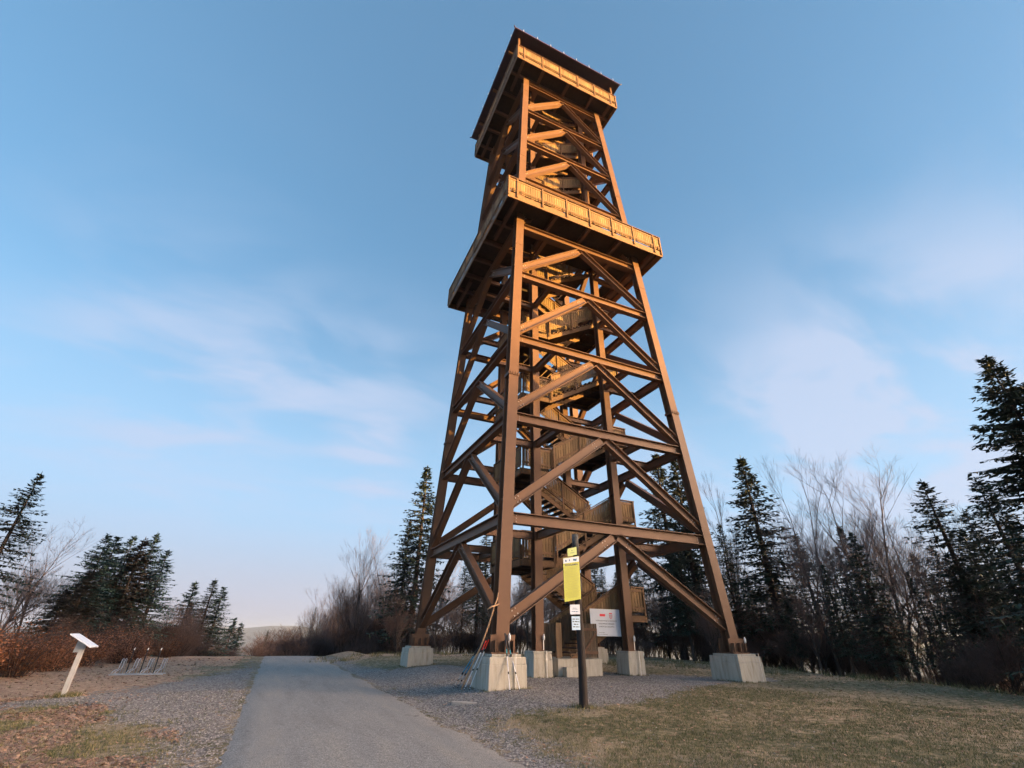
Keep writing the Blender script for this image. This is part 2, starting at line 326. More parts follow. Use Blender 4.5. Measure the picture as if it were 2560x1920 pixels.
# road sheet
def roadmat():
    m, t, b = newmat('old_asphalt'); nf = noisetex(t, 60, 3, .6); nm = noisetex(t, 1.3, 6, .65, (1.6, .22, 1)); vo = N(t, 'ShaderNodeTexVoronoi'); vo.inputs['Scale'].default_value = 45
    c = N(t, 'ShaderNodeTexCoord'); L(t, c.outputs['Object'], vo.inputs['Vector'])
    a = ramp(t, nf.outputs[0], [(.32, (.10, .096, .09)), (.5, (.235, .225, .205)), (.68, (.42, .405, .375))])
    d = ramp(t, nm.outputs[0], [(.32, (.84, .83, .82)), (.5, (1.0, 1.0, 1.0)), (.68, (1.14, 1.09, 1.02))])
    x = N(t, 'ShaderNodeMix', data_type='RGBA', blend_type='MULTIPLY'); x.inputs[0].default_value = 1; L(t, a.outputs[0], x.inputs[6]); L(t, d.outputs[0], x.inputs[7])
    ng = noisetex(t, 13, 4, .75); rg_ = ramp(t, ng.outputs[0], [(.28, (.35, .33, .32)), (.38, (.9, .9, .9)), (.6, (1.05, 1.05, 1.05)), (.72, (1.45, 1.42, 1.36))])
    x2 = N(t, 'ShaderNodeMix', data_type='RGBA', blend_type='MULTIPLY'); x2.inputs[0].default_value = .9; L(t, x.outputs[2], x2.inputs[6]); L(t, rg_.outputs[0], x2.inputs[7])
    np_ = noisetex(t, .9, 3, .6, (1.3, .8, 1)); rp_ = ramp(t, np_.outputs[0], [(.27, (.45, .43, .42)), (.31, (1, 1, 1))])
    x3 = N(t, 'ShaderNodeMix', data_type='RGBA', blend_type='MULTIPLY'); x3.inputs[0].default_value = .8; L(t, x2.outputs[2], x3.inputs[6]); L(t, rp_.outputs[0], x3.inputs[7])
    L(t, x3.outputs[2], b.inputs['Base Color']); b.inputs['Roughness'].default_value = .85
    bp = N(t, 'ShaderNodeBump'); bp.inputs['Strength'].default_value = .35; bp.inputs['Distance'].default_value = .01; L(t, vo.outputs['Distance'], bp.inputs['Height']); L(t, bp.outputs[0], b.inputs['Normal'])
    return m
rv = []; rf = []; ys = [-26+.12*i for i in range(0, 300)]+[10+.5*i for i in range(0, 160)]; NX = 14
for y in ys:
    xl = -12.0+.12*noise.noise(Vector((0, y*.5, 31)))+.10*noise.noise(Vector((0, y*2.5, 31)))+.06*noise.noise(Vector((0, y*7, 3))); xr = -7.75+.25*noise.noise(Vector((9, y*.4, 41)))+.14*noise.noise(Vector((5, y*2, 31)))+.08*noise.noise(Vector((0, y*7, 8)))
    for k in range(NX+1):
        x = xl+(xr-xl)*k/NX; e = min(k, NX-k)
        rv.append((x, y, ground(-9.8, y)+.010-(.06 if e == 0 else 0)+.02*math.sin(math.pi*k/NX)))
for i in range(len(ys)-1):
    for k in range(NX): a = i*(NX+1)+k; rf.append((a, a+1, a+NX+2, a+NX+1))
tag(link('road', mkmesh('road', rv, rf, [roadmat()], smooth=True)), kind='structure')

# far hills, and the wooded ridge on the side of the setting sun
HILLM = simple('wooded_hillside', (0.045, 0.045, 0.035), .95, .5, .02)
def ridge(name, az0, az1, dist, top, base, rough, seed, n=160, depth=900):
    v = []; f = []
    for i in range(n+1):
        a = R(az0+(az1-az0)*i/n); fall = ss(0, .12, i/n)*ss(0, .12, 1-i/n)
        h = top(az0+(az1-az0)*i/n)+rough*noise.fractal(Vector((i*.11, seed, 0)), .8, 2, 5)
        h = base+(h-base)*fall
        for (dd_, zz) in ((-depth, base), (-depth*.45, base+(h-base)*.55), (0, h), (depth*.6, base+(h-base)*.5), (depth, base)):
            D = dist+dd_; v.append((math.sin(a)*D, math.cos(a)*D, zz))
    for i in range(n):
        for k in range(4): q = i*5+k; f.append((q, q+1, q+6, q+5))
    return tag(link(name, mkmesh(name, v, f, [HILLM], smooth=True)), kind='structure')
ridge('hills', -40, 100, 7000, lambda a: 50+18*math.sin(a*.12+1.2)+9*math.sin(a*.31)+15*math.sin(a*.8+1), -150, 14, 2.0, depth=2200)
ridge('hills', -70, 120, 3000, lambda a: -62+14*math.sin(a*.2), -150, 14, 5.0, depth=900)
def treetop(a): return 37.6+600*0
rg = ridge('hills', 96, 152, 600, lambda a: 37.5, -75, 5.0, 9.0, n=400, depth=120)

# ------------------------------------------------------------------ the tower
H0, TP = 5.0, 0.0499
def hz(z): return H0-TP*z
LV = [0.55, 4.446, 8.607, 12.718, 16.869, 20.632, 25.022, 29.187, 33.181, 37.060]   # tops of the ring beams (0 = brace foot)
SN = [(0, -1, 0), (1, 0, 0), (0, 1, 0), (-1, 0, 0)]
def fp(k, s, z, off=0):     # point on face k; s in -1..1 along the face
    h = hz(z); a = s*h; o = h+off
    return Vector(((a, -o, z), (o, a, z), (-a, o, z), (-o, -a, z))[k])
tower = empty('lookout_tower')
tag(tower, 'tall tapering brown steel lookout tower with two wooden viewing platforms and a zigzag staircase inside', 'lookout tower')
# legs
for sx, sy in ((-1, -1), (1, -1), (1, 1), (-1, 1)):
    b = MB()
    b.ibeam((sx*hz(.05), sy*hz(.05), .05), (sx*hz(37.3), sy*hz(37.3), 37.3), (1, 0, 0), .42, .44, .026, .018)
    leg = b.build('leg', STEEL, tower)
    s = MB()
    for z, t in ((10.47, 1), (18.77, .5), (27.1, .4), (35.5, .4)):
        x, y = sx*hz(z), sy*hz(z); e = .035 if t == 1 else .012
        s.box(x-.22-e, x+.22+e, y-.21-e, y+.21+e, z-.03*t, z+.03*t)
        if t == 1:
            s.box(x-.22-e, x+.22+e, y-.21-e, y+.21+e, z-.085, z-.04)
            for q in (-.18, -.06, .06, .18): s.tube([(x+q, y-.25, z-.12), (x+q, y-.25, z+.06)], .015, 6)
    s.build('splice_plate', STEEL, leg)
    s = MB(); x, y = sx*hz(.2), sy*hz(.2)
    s.box(x-.45, x+.45, y-.42, y+.42, .002, .04)
    for q in (-1, 1):
        s.box(x-.42, x+.42, y+q*.235-.014, y+q*.235+.014, .04, .52)
        for u in (-.30, 0.02, .30): s.box(x+u-.014, x+u+.014, min(y+q*.25, y+q*.40), max(y+q*.25, y+q*.40), .04, .36)
        for u in (-.36, -.16, .16, .36): s.tube([(x+u, y+q*.33, .04), (x+u, y+q*.33, .13)], .022, 6)
    s.build('base_plate', STEEL, leg)
# inner columns
HI = 2.16
for sx, sy in ((-1, -1), (1, -1), (1, 1), (-1, 1)):
    b = MB(); b.ibeam((sx*HI, sy*HI, 0), (sx*HI, sy*HI, 40.3), (1, 0, 0), .38, .36, .024, .016)
    c_ = b.build('column', STEEL, tower)
    s = MB(); s.box(sx*HI-.24, sx*HI+.24, sy*HI-.25, sy*HI+.25, .002, .035)
    for z in (6.6, 18.6, 30.6): s.box(sx*HI-.185, sx*HI+.185, sy*HI-.196, sy*HI+.196, z-.015, z+.015)
    s.build('base_plate', STEEL, c_)
BD_, BW_ = .40, .30
for lv in range(1, 10):
    z = LV[lv]-BD_/2
    for k in range(4):
        b = MB(); e0 = (hz(z)-.012)/hz(z) if k % 2 == 0 else (hz(z)-.215)/hz(z)
        b.ibeam(fp(k, -e0, z), fp(k, e0, z), SN[k], BD_, BW_, .024, .016)
        n = Vector(SN[k]); 
        for q in (-1, 1):
            s_ = q*(hz(z)-.42)/hz(z)
            for dz in (-.1, 0, .1): b.bolt(fp(k, s_, z+dz)+n*.008, n, .018)
        b.build('ring_beam', [STEEL, BOLTM], tower)
        # strut pair from this face to the inner columns
        for q in (-1, 1):
            b = MB(); p = fp(k, q*HI/hz(z), z, -.16); n = Vector(SN[k]); t = Vector(SN[(k+1) % 4])
            p1 = t*(q*HI)+n*(HI+.2)+Vector((0, 0, z))
            b.ibeam(p, p1, t, .32, .22, .02, .014); b.build('tie_beam', STEEL, tower)
    # inverted V braces
    z0 = LV[lv-1]+(.06 if lv > 1 else .18); z1 = LV[lv]-BD_
    for k in range(4):
        for q in (-1, 1):
            b = MB(); dep = .36
            legc = (hz(z0)-.20)/hz(z0)
            p0 = fp(k, q*legc, z0+.26); p1 = fp(k, q*.055, z1-.20)
            ax2 = (p1-p0).normalized(); p0b = p0-ax2*.12; p1b = p1+ax2*.20
            b.ibeam(p0b, p1b, SN[k], dep, .28, .022, .015)
            n = Vector(SN[k]); dv = ax2.cross(n).normalized()
            for (pp, sg) in ((p0, 1), (p1, -1)):
                for u in (.28, .42):
                    for vv in (-.09, .09): b.bolt(pp+ax2*(sg*u)+dv*vv+n*.008, n, .026, .022)
            b.build('diagonal_brace', [STEEL, BOLTM], tower)
# footings
def footing(x0, x1, y0, y1, zt, zb, cap=.12):
    b = MB()
    i = .012
    b.hexa([(x0-i, y0-i, zb), (x1+i, y0-i, zb), (x1+i, y1+i, zb), (x0-i, y1+i, zb), (x0, y0, zt-.26), (x1, y0, zt-.26), (x1, y1, zt-.26), (x0, y1, zt-.26)])
    b.hexa([(x0+.012, y0+.012, zt-.26), (x1-.012, y0+.012, zt-.26), (x1-.012, y1-.012, zt-.26), (x0+.012, y1-.012, zt-.26), (x0+.02, y0+.02, zt-.07), (x1-.02, y0+.02, zt-.07), (x1-.02, y1-.02, zt-.07), (x0+.02, y1-.02, zt-.07)])
    b.hexa([(x0+cap, y0+cap, zt-.07), (x1-cap, y0+cap, zt-.07), (x1-cap, y1-cap, zt-.07), (x0+cap, y1-cap, zt-.07), (x0+cap, y0+cap, zt), (x1-cap, y0+cap, zt), (x1-cap, y1-cap, zt), (x0+cap, y1-cap, zt)])
    o = b.build('footing', CONC, tower)
    m = o.modifiers.new('bevel', 'BEVEL'); m.width = .012; m.segments = 2
    return o
for sx, sy in ((-1, -1), (1, -1), (1, 1), (-1, 1)):
    cx, cy = sx*5.0, sy*5.0
    footing(cx-.62, cx+.60, cy-.72, cy+.72, 0, -1.5)
    footing(sx*HI-.40, sx*HI+.40, sy*HI-.42, sy*HI+.42, 0, -1.3, .012)
# earthing strips with porcelain clamps
for (x, y, yf) in ((-5+.1, -5.235, -5.745), (5+.30, -5.235, -5.745), (-HI+.02, -HI-.205, -HI-.445), (HI+.0, -HI-.205, -HI-.445)):
    b = MB(); b.box(x+.1, x+.125, yf-.03, yf-.018, -1.1, .02); b.box(x+.1, x+.125, yf-.018, y-.01, .008, .02); b.box(x+.1, x+.125, y-.03, y-.012, .008, .45)
    s = b.build('earthing_strip', GALV, tower)
    b = MB(); b.tube([(x+.11, y-.06, .36), (x+.11, y-.06, .40), (x+.11, y-.06, .50), (x+.11, y-.06, .53), (x+.11, y-.06, .57)], [.02, .04, .042, .026, .015], 10); b.build('clamp', PORC, s, True)

# ---- timber railings
def railing(name, parent, p0, p1, nrm, slope=0, bays=None, fascia=True, zlow=-.12, plat=False):
    """p0->p1 at deck height along the outer line, nrm outward"""
    p0 = Vector(p0); p1 = Vector(p1); dv = p1-p0; dv.z = 0; Lh = dv.length; t = dv.normalized(); n = Vector(nrm)
    def P(a, o, z): return p0+t*a+n*o+Vector((0, 0, slope*a+z))
    b = MB()
    def qb(a0, a1, o0, o1, z0, z1, m=0):
        b.m = m
        q = [P(a0, o0, z0), P(a1, o0, z0), P(a1, o1, z0), P(a0, o1, z0), P(a0, o0, z1), P(a1, o0, z1), P(a1, o1, z1), P(a0, o1, z1)]
        b.hexa(q)
    posts = bays or [Lh*i/max(1, round(Lh/1.5)) for i in range(max(1, round(Lh/1.5))+1)]
    x = .03; rnd = random.Random(int(Lh*1000+p0.z*77+p0.x*13))
    while x < Lh-.08:                                # boards
        wd = .125*rnd.uniform(.9, 1.1)
        qb(x, min(x+wd, Lh-.02), -.012, .012, (.03 if plat else .10)+rnd.uniform(-.01, .01), 1.07+rnd.uniform(-.008, .008), 0); x += wd+.022
    qb(0, Lh, .013, .030, .93, 1.03, 1); qb(0, Lh, .013, .030, .22, .32, 1)
    for a in posts:
        a0 = min(max(a, .045), Lh-.045); qb(a0-.04, a0+.04, .031, .060, zlow-.18, 1.10, 1)
    qb(-.02, Lh+.02, -.05, .07, 1.10, 1.145, 2)
    if fascia:
        qb(0, Lh, -.03, .045, -.30, -.05, 1); qb(0, Lh, .0, .03, .10, .13, 2)
    return b.build(name, [WOOD, RAILW, CAPW], parent)
# ---- stairs
XL0, XL1, XR0, XR1 = -2.65, -1.0, 2.15, 3.62
def landing(side, z, n):
    x0, x1 = (XL0, XL1) if side < 0 else (XR0, XR1)
    b = MB(); rnd = random.Random(n)
    x = x0
    while x < x1-.02: b.box(x, min(x+.14, x1), -1.66, 1.66, z-.045, z); x += .15
    for yy in (-1.6, -.55, .55, 1.6): b.bar((x0, yy, z-.15), (x1, yy, z-.15), (0, 1, 0), (0, 0, 1), .1, .2)
    for xx in (x0+.08, x1-.08): b.box(xx-.06, xx+.06, -1.68, 1.68, z-.30, z-.252)
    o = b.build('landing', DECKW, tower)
    railing('railing', o, (x0 if side < 0 else x0, -1.7, z), (x1, -1.7, z), (0, -1, 0))
    railing('railing', o, (x0, 1.7, z), (x1, 1.7, z), (0, 1, 0))
    xo = x0 if side < 0 else x1
    railing('railing', o, (xo, -1.66, z), (xo, 1.66, z), (side, 0, 0))
    return o
def flight(side, za, zb, x0, x1, front, gate=False):
    """front: y in -1.7..-.15 rising to +x; back: y .15..1.7 rising to -x"""
    nst = max(2, round((zb-za)/.167)); ya, yb = (-1.68, -.16) if front else (.16, 1.68)
    xs_, xe_ = (x0, x1) if front else (x1, x0); sgn = 1 if front else -1
    run = (x1-x0)/(nst-1) if nst > 1 else .28; rise = (zb-za)/nst
    b = MB()
    for i in range(nst-1):
        xx = xs_+sgn*run*i; z = za+rise*(i+1)
        b.box(min(xx, xx+sgn*(run+.03)), max(xx, xx+sgn*(run+.03)), ya, yb, z-.045, z)
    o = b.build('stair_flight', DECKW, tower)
    sl = (zb-za-rise)/(x1-x0)
    b = MB()
    for yy in (ya-.035, yb+.035):
        p0 = Vector((xs_, yy, za-.02)); p1 = Vector((xe_, yy, zb-rise-.02))
        q = []
        for p in (p0, p1):
            q += [(p.x, yy-.03, p.z-.26), (p.x, yy+.03, p.z-.26), (p.x, yy+.03, p.z-.02), (p.x, yy-.03, p.z-.02)]
        b.hexa(q)
        for i in range(nst-1):
            xx = xs_+sgn*run*i; z = za+rise*(i+1)
            a0, a1 = sorted((xx+sgn*.02, xx+sgn*run)); b.box(a0, a1, yy-.028, yy+.028, z-.085, z-.046)
            a0, a1 = sorted((xx+sgn*.0, xx+sgn*.04)); b.box(a0, a1, yy-.028, yy+.028, z-rise+.0, z-.086)
    b.build('stringer', RAILW, o)
    ps = Vector((xs_, 0, za+rise*.8)); pe = Vector((xe_, 0, zb-rise*.2))
    slope = (pe.z-ps.z)/(abs(pe.x-ps.x))
    cut = 0 if not gate else .7
    for (yy, nn) in ((ya-.09 if front else yb+.09, -1 if front else 1), (yb+.07 if front else ya-.07, 1 if front else -1)):
        c0 = cut if (gate and yy < -1) else 0
        Ls = abs(pe.x-ps.x)
        railing('railing', o, (xs_+sgn*c0, yy, ps.z+slope*c0+.08), (xe_, yy, ps.z+.08), (0, nn, 0), slope=slope, fascia=False, zlow=-.2)
    return o
ZR = [1.4+4*k for k in range(5)]; ZL = [3.4+4*k for k in range(5)]
k_ = 0
flight(1, -.22, 1.4, -.45, XR0, True, gate=True)
for i in range(5):
    landing(1, ZR[i], i); landing(-1, ZL[i], i+20)
    flight(-1, ZR[i], ZL[i], XL1, XR0, False)
    flight(1, ZL[i], (ZR[i+1] if i < 4 else 21.4), XL1, XR0, True)
zz = 21.4
for i in range(4):
    landing(-1, zz+2.05, 40+i); flight(-1, zz, zz+2.05, XL1, XR0, False)
    if i < 3: landing(1, zz+4.1, 50+i)
    flight(1, zz+2.05, zz+4.1, XL1, XR0, True); zz += 4.1
# ---- platforms
def platform(h, zf, rt, deck):
    b = MB(); x = -h+.05
    ox0, ox1, oy = -2.7, 3.65, 1.75
    while x < h-.05:
        x2 = min(x+.16, h-.05)
        if x2 > ox0 and x < ox1: b.box(x, x2, -h+.05, -oy, deck-.05, deck); b.box(x, x2, oy, h-.05, deck-.05, deck)
        else: b.box(x, x2, -h+.05, h-.05, deck-.05, deck)
        x += .17
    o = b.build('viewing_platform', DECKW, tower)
    b = MB()
    for q in (-1, 1):       # perimeter channel
        b.box(-h, h, min(q*h, q*(h-.05)), max(q*h, q*(h-.05)), zf, deck-.06)
        b.box(min(q*h, q*(h-.05)), max(q*h, q*(h-.05)), -h+.051, h-.051, zf+.003, deck-.063)
    b.build('edge_beam', RAILW, o)
    b = MB()
    for xx in (-h+.6, -HI, 0, HI, h-.6): 
        b.ibeam((xx, -h+.06, zf+.17), (xx, -2.0, zf+.17), (1, 0, 0), .30, .18); b.ibeam((xx, 2.0, zf+.17), (xx, h-.06, zf+.17), (1, 0, 0), .30, .18)
    for yy in (-3.2, 3.2): b.box(-h+.06, h-.06, yy-.08, yy+.08, zf+.03, zf+.30)
    for yy in (-1.6, 0, 1.6):
        b.box(-h+.06, ox0-.05, yy-.08, yy+.08, zf+.03, zf+.30); b.box(ox1+.05, h-.06, yy-.08, yy+.08, zf+.03, zf+.30)
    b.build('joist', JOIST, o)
    b = MB()                    # close boarded soffit above the joists
    for q in (-1, 1):
        b.box(-h+.06, h-.06, min(q*oy, q*(h-.06)), max(q*oy, q*(h-.06)), deck-.075, deck-.052)
    b.box(-h+.06, ox0-.01, -oy+.01, oy-.01, deck-.075, deck-.052)
    if h-.06 > ox1: b.box(ox1+.01, h-.06, -oy+.01, oy-.01, deck-.075, deck-.052)
    b.build('soffit', DECKW, o)
    nb = round((2*h-1.1)/1.55); Ls = 2*h
    bays = [.045]+[.55+(Ls-1.1)*i/nb for i in range(nb+1)]+[Ls-.045]
    for k in range(4):
        n = Vector(SN[k]); t = Vector(SN[(k+1) % 4]); p0 = n*h-t*h+Vector((0, 0, deck)); p1 = n*h+t*h+Vector((0, 0, deck))
        railing('railing', o, p0, p1, n, bays=bays, fascia=False, zlow=-.18, plat=True)
    for k in range(4):      # small brackets under the boards
        b = MB(); n = Vector(SN[k]); t = Vector(SN[(k+1) % 4])
        for a in bays:
            for dd2 in (-.25, .25):
                if 0 < a+dd2 < Ls: p = n*(h+.03)+t*(a+dd2-h)+Vector((0, 0, deck)); b.bar(p+Vector((0, 0, -.02)), p+Vector((0, 0, .26)), n, t, .03, .03)
        b.bar(n*(h+.03)-t*(h-.1)+Vector((0, 0, deck+.12)), n*(h+.03)+t*(h-.1)+Vector((0, 0, deck+.12)), n, (0, 0, 1), .03, .03)
        b.build('bracket', CAPW, o)
    return o
platform(5.21, 20.92, 22.59, 21.40)
platform(4.395, 37.37, 39.18, 37.90)
# roof
b = MB(); rh, rz = 4.684, 40.47
b.box(-rh, rh, -rh, rh, rz, rz+.06)
b.hexa([(-rh+.04, -rh+.04, rz+.062), (rh-.04, -rh+.04, rz+.062), (rh-.04, rh-.04, rz+.062), (-rh+.04, rh-.04, rz+.062), (-.3, -.3, rz+1.6), (.3, -.3, rz+1.6), (.3, .3, rz+1.6), (-.3, .3, rz+1.6)])
roof = b.build('roof', ROOFM, tower)
b = MB()
for q in (-1, 1):
    b.bar((-rh-.05, q*(rh+.05), rz+.05), (rh+.05, q*(rh+.05), rz+.05), (0, 1, 0), (0, 0, 1), .1, .1)
    b.bar((q*(rh+.05), -rh+.002, rz+.048), (q*(rh+.05), rh-.002, rz+.048), (1, 0, 0), (0, 0, 1), .098, .098)
for sx, sy in ((-1, -1), (1, -1), (-1, 1), (1, 1)):
    b.tube([(sx*rh, sy*rh, rz+.05), (sx*(rh+.14), sy*(rh+.10), rz+.02), (sx*(rh+.20), sy*(rh+.14), rz+.08)], .045, 6)
b.build('gutter', simple('purple_grey_gutter', (.07, .04, .07), .4, .1, 5), roof)
b = MB()
for i in range(8):
    a = -rh+.6+(2*rh-1.2)*i/7
    for (x, y) in ((a, -rh-.12), (-rh-.12, a)):
        b.tube([(x, y, rz+.02), (x, y, rz+.08)], .032, 8); b.tube([(x, y, rz+.08), (x, y, rz+.34)], .008, 4)
b.build('snow_guard', PORC, roof)
b = MB()
for sx in (-1, 1):
    for sy in (-1, 1):
        b.box(sx*3.1-.09, sx*3.1+.09, sy*3.1-.09, sy*3.1+.09, 37.32, 40.46); b.box(sx*4.2-.07, sx*4.2+.07, sy*4.2-.07, sy*4.2+.07, 37.9, 40.46)
for q in (-3.1, 0, 3.1):
    b.box(-rh+.1, rh-.1, q-.08, q+.08, rz-.2, rz-.002)
b.build('roof_post', STEEL, roof)
# stair foot: concrete steps, gate leaves, boarded cheek
b = MB(); b.box(-1.40, .62, -2.35, -.1, -1.2, -.27); b.box(-1.2, -.25, -2.65, -2.36, -1.2, -.52); b.build('stair_plinth', CONC, tower)
b = MB()
x = -1.3
while x < .7:
    b.box(x, x+.12, -.30, -.275, -.25, 1.0+max(0, (x+.45))*.55); x += .135
b.build('cheek_boards', DIMWOOD, tower)
def gate(x0, y0, x1, y1, z0, z1):
    b = MB(); p0 = Vector((x0, y0, 0)); p1 = Vector((x1, y1, 0)); t = (p1-p0).normalized(); n = t.cross(Vector((0, 0, 1))); Lg = (p1-p0).length
    a = 0
    while a < Lg-.03:
        b.m = 0; e = min(a+.11, Lg); b.bar(p0+t*((a+e)/2)+Vector((0, 0, z0)), p0+t*((a+e)/2)+Vector((0, 0, z1)), t, n, e-a, .024); a += .122
    b.m = 1
    for zz in (z0+.18, z1-.22): b.bar(p0+Vector((0, 0, zz)), p1+Vector((0, 0, zz)), n, (0, 0, 1), .03, .1, .028)
    b.bar(p0+Vector((0, 0, z0+.24)), p1+Vector((0, 0, z1-.3)), n, (0, 0, 1), .028, .11, .028)
    return b.build('gate_leaf', [DIMWOOD, CAPW], tower)
gate(-.92, -1.85, -1.35, -2.15, -.24, .98); gate(.1, -1.95, .62, -2.12, -.24, .98)

# ------------------------------------------------------------------ writing
def text(body, size, name, mat, parent=None, loc=(0, 0, 0), align='CENTER', bold=False, ext=.0015, yscale=1.0):
    cu = bpy.data.curves.new('txt', 'FONT'); cu.body = body; cu.size = size; cu.align_x = align; cu.align_y = 'CENTER'; cu.extrude = ext
    if bold: cu.offset = size*.02
    o = bpy.data.objects.new('txt', cu); col.objects.link(o)
    dg = bpy.context.evaluated_depsgraph_get(); me = bpy.data.meshes.new_from_object(o.evaluated_get(dg)); me.name = name
    bpy.data.objects.remove(o); me.materials.clear(); me.materials.append(mat)
    r = link(name, me, parent); r.rotation_euler = (R(90), 0, 0); r.location = loc; r.scale = (1, yscale, 1); return r
YEL = simple('yellow_sign_face', (0.36, 0.40, 0.012), .35, .08, 3); YEL2 = simple('pale_yellow_green_sign', (0.36, 0.46, 0.12), .35, .06, 6)
WSIGN = simple('white_sign_face', (0.50, 0.57, 0.66), .35, .05, 3); BSIGN = simple('pale_blue_sign', (0.36, 0.54, 0.72), .35, .06, 5)
INK = simple('dark_ink', (0.03, 0.04, 0.05), .6, .1, 5); INKB = simple('blue_ink', (0.02, 0.12, 0.25), .6, .1, 5); INKY = simple('olive_ink', (0.25, 0.27, 0.03), .6, .1, 5); REDI = simple('sign_red', (0.65, 0.01, 0.03), .5, .05, 5)
def plate(b, cx, y, cz, wd, ht, th=.008, sh=0):  # facing -Y, y = back plane, sheared by sh
    b.hexa([(cx-wd/2, y-th, cz-ht/2-sh), (cx+wd/2, y-th, cz-ht/2+sh), (cx+wd/2, y, cz-ht/2+sh), (cx-wd/2, y, cz-ht/2-sh), (cx-wd/2, y-th, cz+ht/2-sh), (cx+wd/2, y-th, cz+ht/2+sh), (cx+wd/2, y, cz+ht/2+sh), (cx-wd/2, y, cz+ht/2-sh)])
def words(b, cx, y, cz, total, ht, rnd, sh=0):
    x = cx-total/2
    while x < cx+total/2-.005:
        wl = min(rnd.uniform(.02, .07)*(ht/.012)*.8, cx+total/2-x); f = (x+wl/2-cx)
        b.box(x, x+wl, y-.0012, y+.0002, cz-ht/2+sh*f, cz+ht/2+sh*f); x += wl+ht*.8
# funding board fixed to the stair railing
sg = empty('information_board', (0, 0, 0)); tag(sg, 'white board with red bar and coat of arms on the stair railing by the gate', 'sign')
b = MB(); YB = -2.0
b.box(.42, 1.93, YB-.01, YB, .53, 1.55); b.build('panel', WSIGN, sg)
b = MB(); b.box(.90, 1.18, YB-.0125, YB-.0104, 1.27, 1.36); b.build('flag', REDI, sg)
b = MB()
sx0, sz0 = 1.46, 1.30
pts = [(-.075, .11), (.075, .11), (.075, -.04), (.045, -.09), (0, -.115), (-.045, -.09), (-.075, -.04)]
n0 = len(b.v)
for (a, c) in pts: b.v.append((sx0+a, YB-.0125, sz0+c))
for (a, c) in pts: b.v.append((sx0+a*.78, YB-.0125, sz0+c*.78 if c < .1 else sz0+.075))
for i in range(7): j = (i+1) % 7; b.f.append((n0+i, n0+j, n0+7+j, n0+7+i)); b.mi.append(0)
sh_ = b.build('coat_of_arms', REDI, sg)
b = MB()
for q in (-1, 1):
    for i in range(4): b.box(sx0+min(q*.012, q*.05), sx0+max(q*.012, q*.05), YB-.0135, YB-.0127, sz0+.03-i*.022, sz0+.042-i*.022)
b.box(sx0-.010, sx0+.010, YB-.0135, YB-.0127, sz0-.07, sz0+.06); b.build('eagle', simple('eagle_grey', (.5, .3, .32), .5, .05, 5), sh_)
text('DOFINANSOWANO ZE ŚRODKÓW', .066, 'lettering', INK, sg, (1.22, YB-.0115, 1.10)); text('RZĄDOWEGO FUNDUSZU', .066, 'lettering', INK, sg, (1.22, YB-.0115, .99)); text('INWESTYCJI LOKALNYCH', .066, 'lettering', INK, sg, (1.22, YB-.0115, .88))
b = MB(); rn = random.Random(4); words(b, .95, YB-.0104, .66, .28, .014, rn); words(b, .98, YB-.0104, .60, .52, .012, rn); b.build('small_print', INK, sg)

# sign post with four notices
PX, PY = -4.44, -8.86
post = empty('wooden_post', (PX, PY, -1.0)); tag(post, 'dark tarred round wooden post standing in the grass in front of the tower', 'post')
b = MB(); pz = [-.35, 0, .3, .8, 1.4, 2.2, 2.9, 3.5, 3.94, 4.0]
b.tube([(.012*math.sin(z*2.1), .01*math.cos(z*1.7), z) for z in pz], [.12, .112, .105, .10, .095, .092, .088, .085, .083, .065], 18)
b.build('shaft', TARWOOD, post, True)
b = MB(); b.tube([(0, 0, 3.56), (0, 0, 3.99)], [.090, .087], 18); b.build('weathered_top', simple('grey_weathered_top', (.085, .085, .08), .8, .6, 14), post, True)
def notice(name, label, cx, cz, wd, ht, mat, sh=0, y=PY-.10):
    o = empty(name, (cx, y-.03, cz)); tag(o, label, 'sign', 'notices on the wooden post')
    b = MB(); plate(b, 0, 0, 0, wd, ht, .006, sh); b.build('plate', mat, o); return o
o = notice('notice_sign', 'tall narrow yellow rules notice headed REGULAMIN on the dark wooden post', PX-.245, 1.835, .50, 1.06, YEL, .045)
hd = MB(); plate(hd, 0, -.0063, .455, .492, .13, .0012, .044); hd.build('white_header', WSIGN, o)
b = MB()
for (xx, ww) in ((-.19, .045), (-.07, .03), (.06, .10), (.15, .02)): b.box(xx, xx+ww, -.0095, -.0077, .43+xx*.18, .48+xx*.18)
b.build('emblems', INKB, o)
tt = text('REGULAMIN', .072, 'lettering', INK, o, (0, -.0072, .335), bold=True); tt.rotation_euler = (R(90), R(-8), 0)
b = MB(); rn = random.Random(7); z = .27
while z > -.46: 
    words(b, rn.uniform(-.02, .02), -.0065, z, rn.choice((.40, .38, .32)), .009, rn, sh=.17); z -= .0235
b.build('small_print', INKY, o)
o = notice('notice_sign', 'small pale yellow-green notice at the top of the dark wooden post', PX-.20, 2.505, .285, .20, YEL2, .035)
b = MB(); rn = random.Random(8); words(b, 0, -.0065, .03, .05, .014, rn, .2); words(b, 0, -.0065, -.03, .12, .014, rn, .2); b.build('small_print', INK, o)
o = notice('notice_sign', 'small square white notice directly under the yellow rules notice', PX-.20, 1.10, .295, .225, WSIGN, .006)
b = MB(); rn = random.Random(9); words(b, 0, -.0065, .03, .12, .012, rn); words(b, 0, -.0065, .005, .16, .010, rn); words(b, 0, -.0065, -.05, .20, .018, rn); b.build('small_print', INKB, o)
o = notice('notice_sign', 'pale blue notice with four dark lines, lowest on the wooden post', PX-.19, .79, .245, .31, BSIGN, .004)
b = MB(); rn = random.Random(10)
for i, wd in enumerate((.19, .20, .13, .18)): words(b, 0, -.0065, .09-i*.058, wd, .022, rn)
b.build('small_print', INK, o)

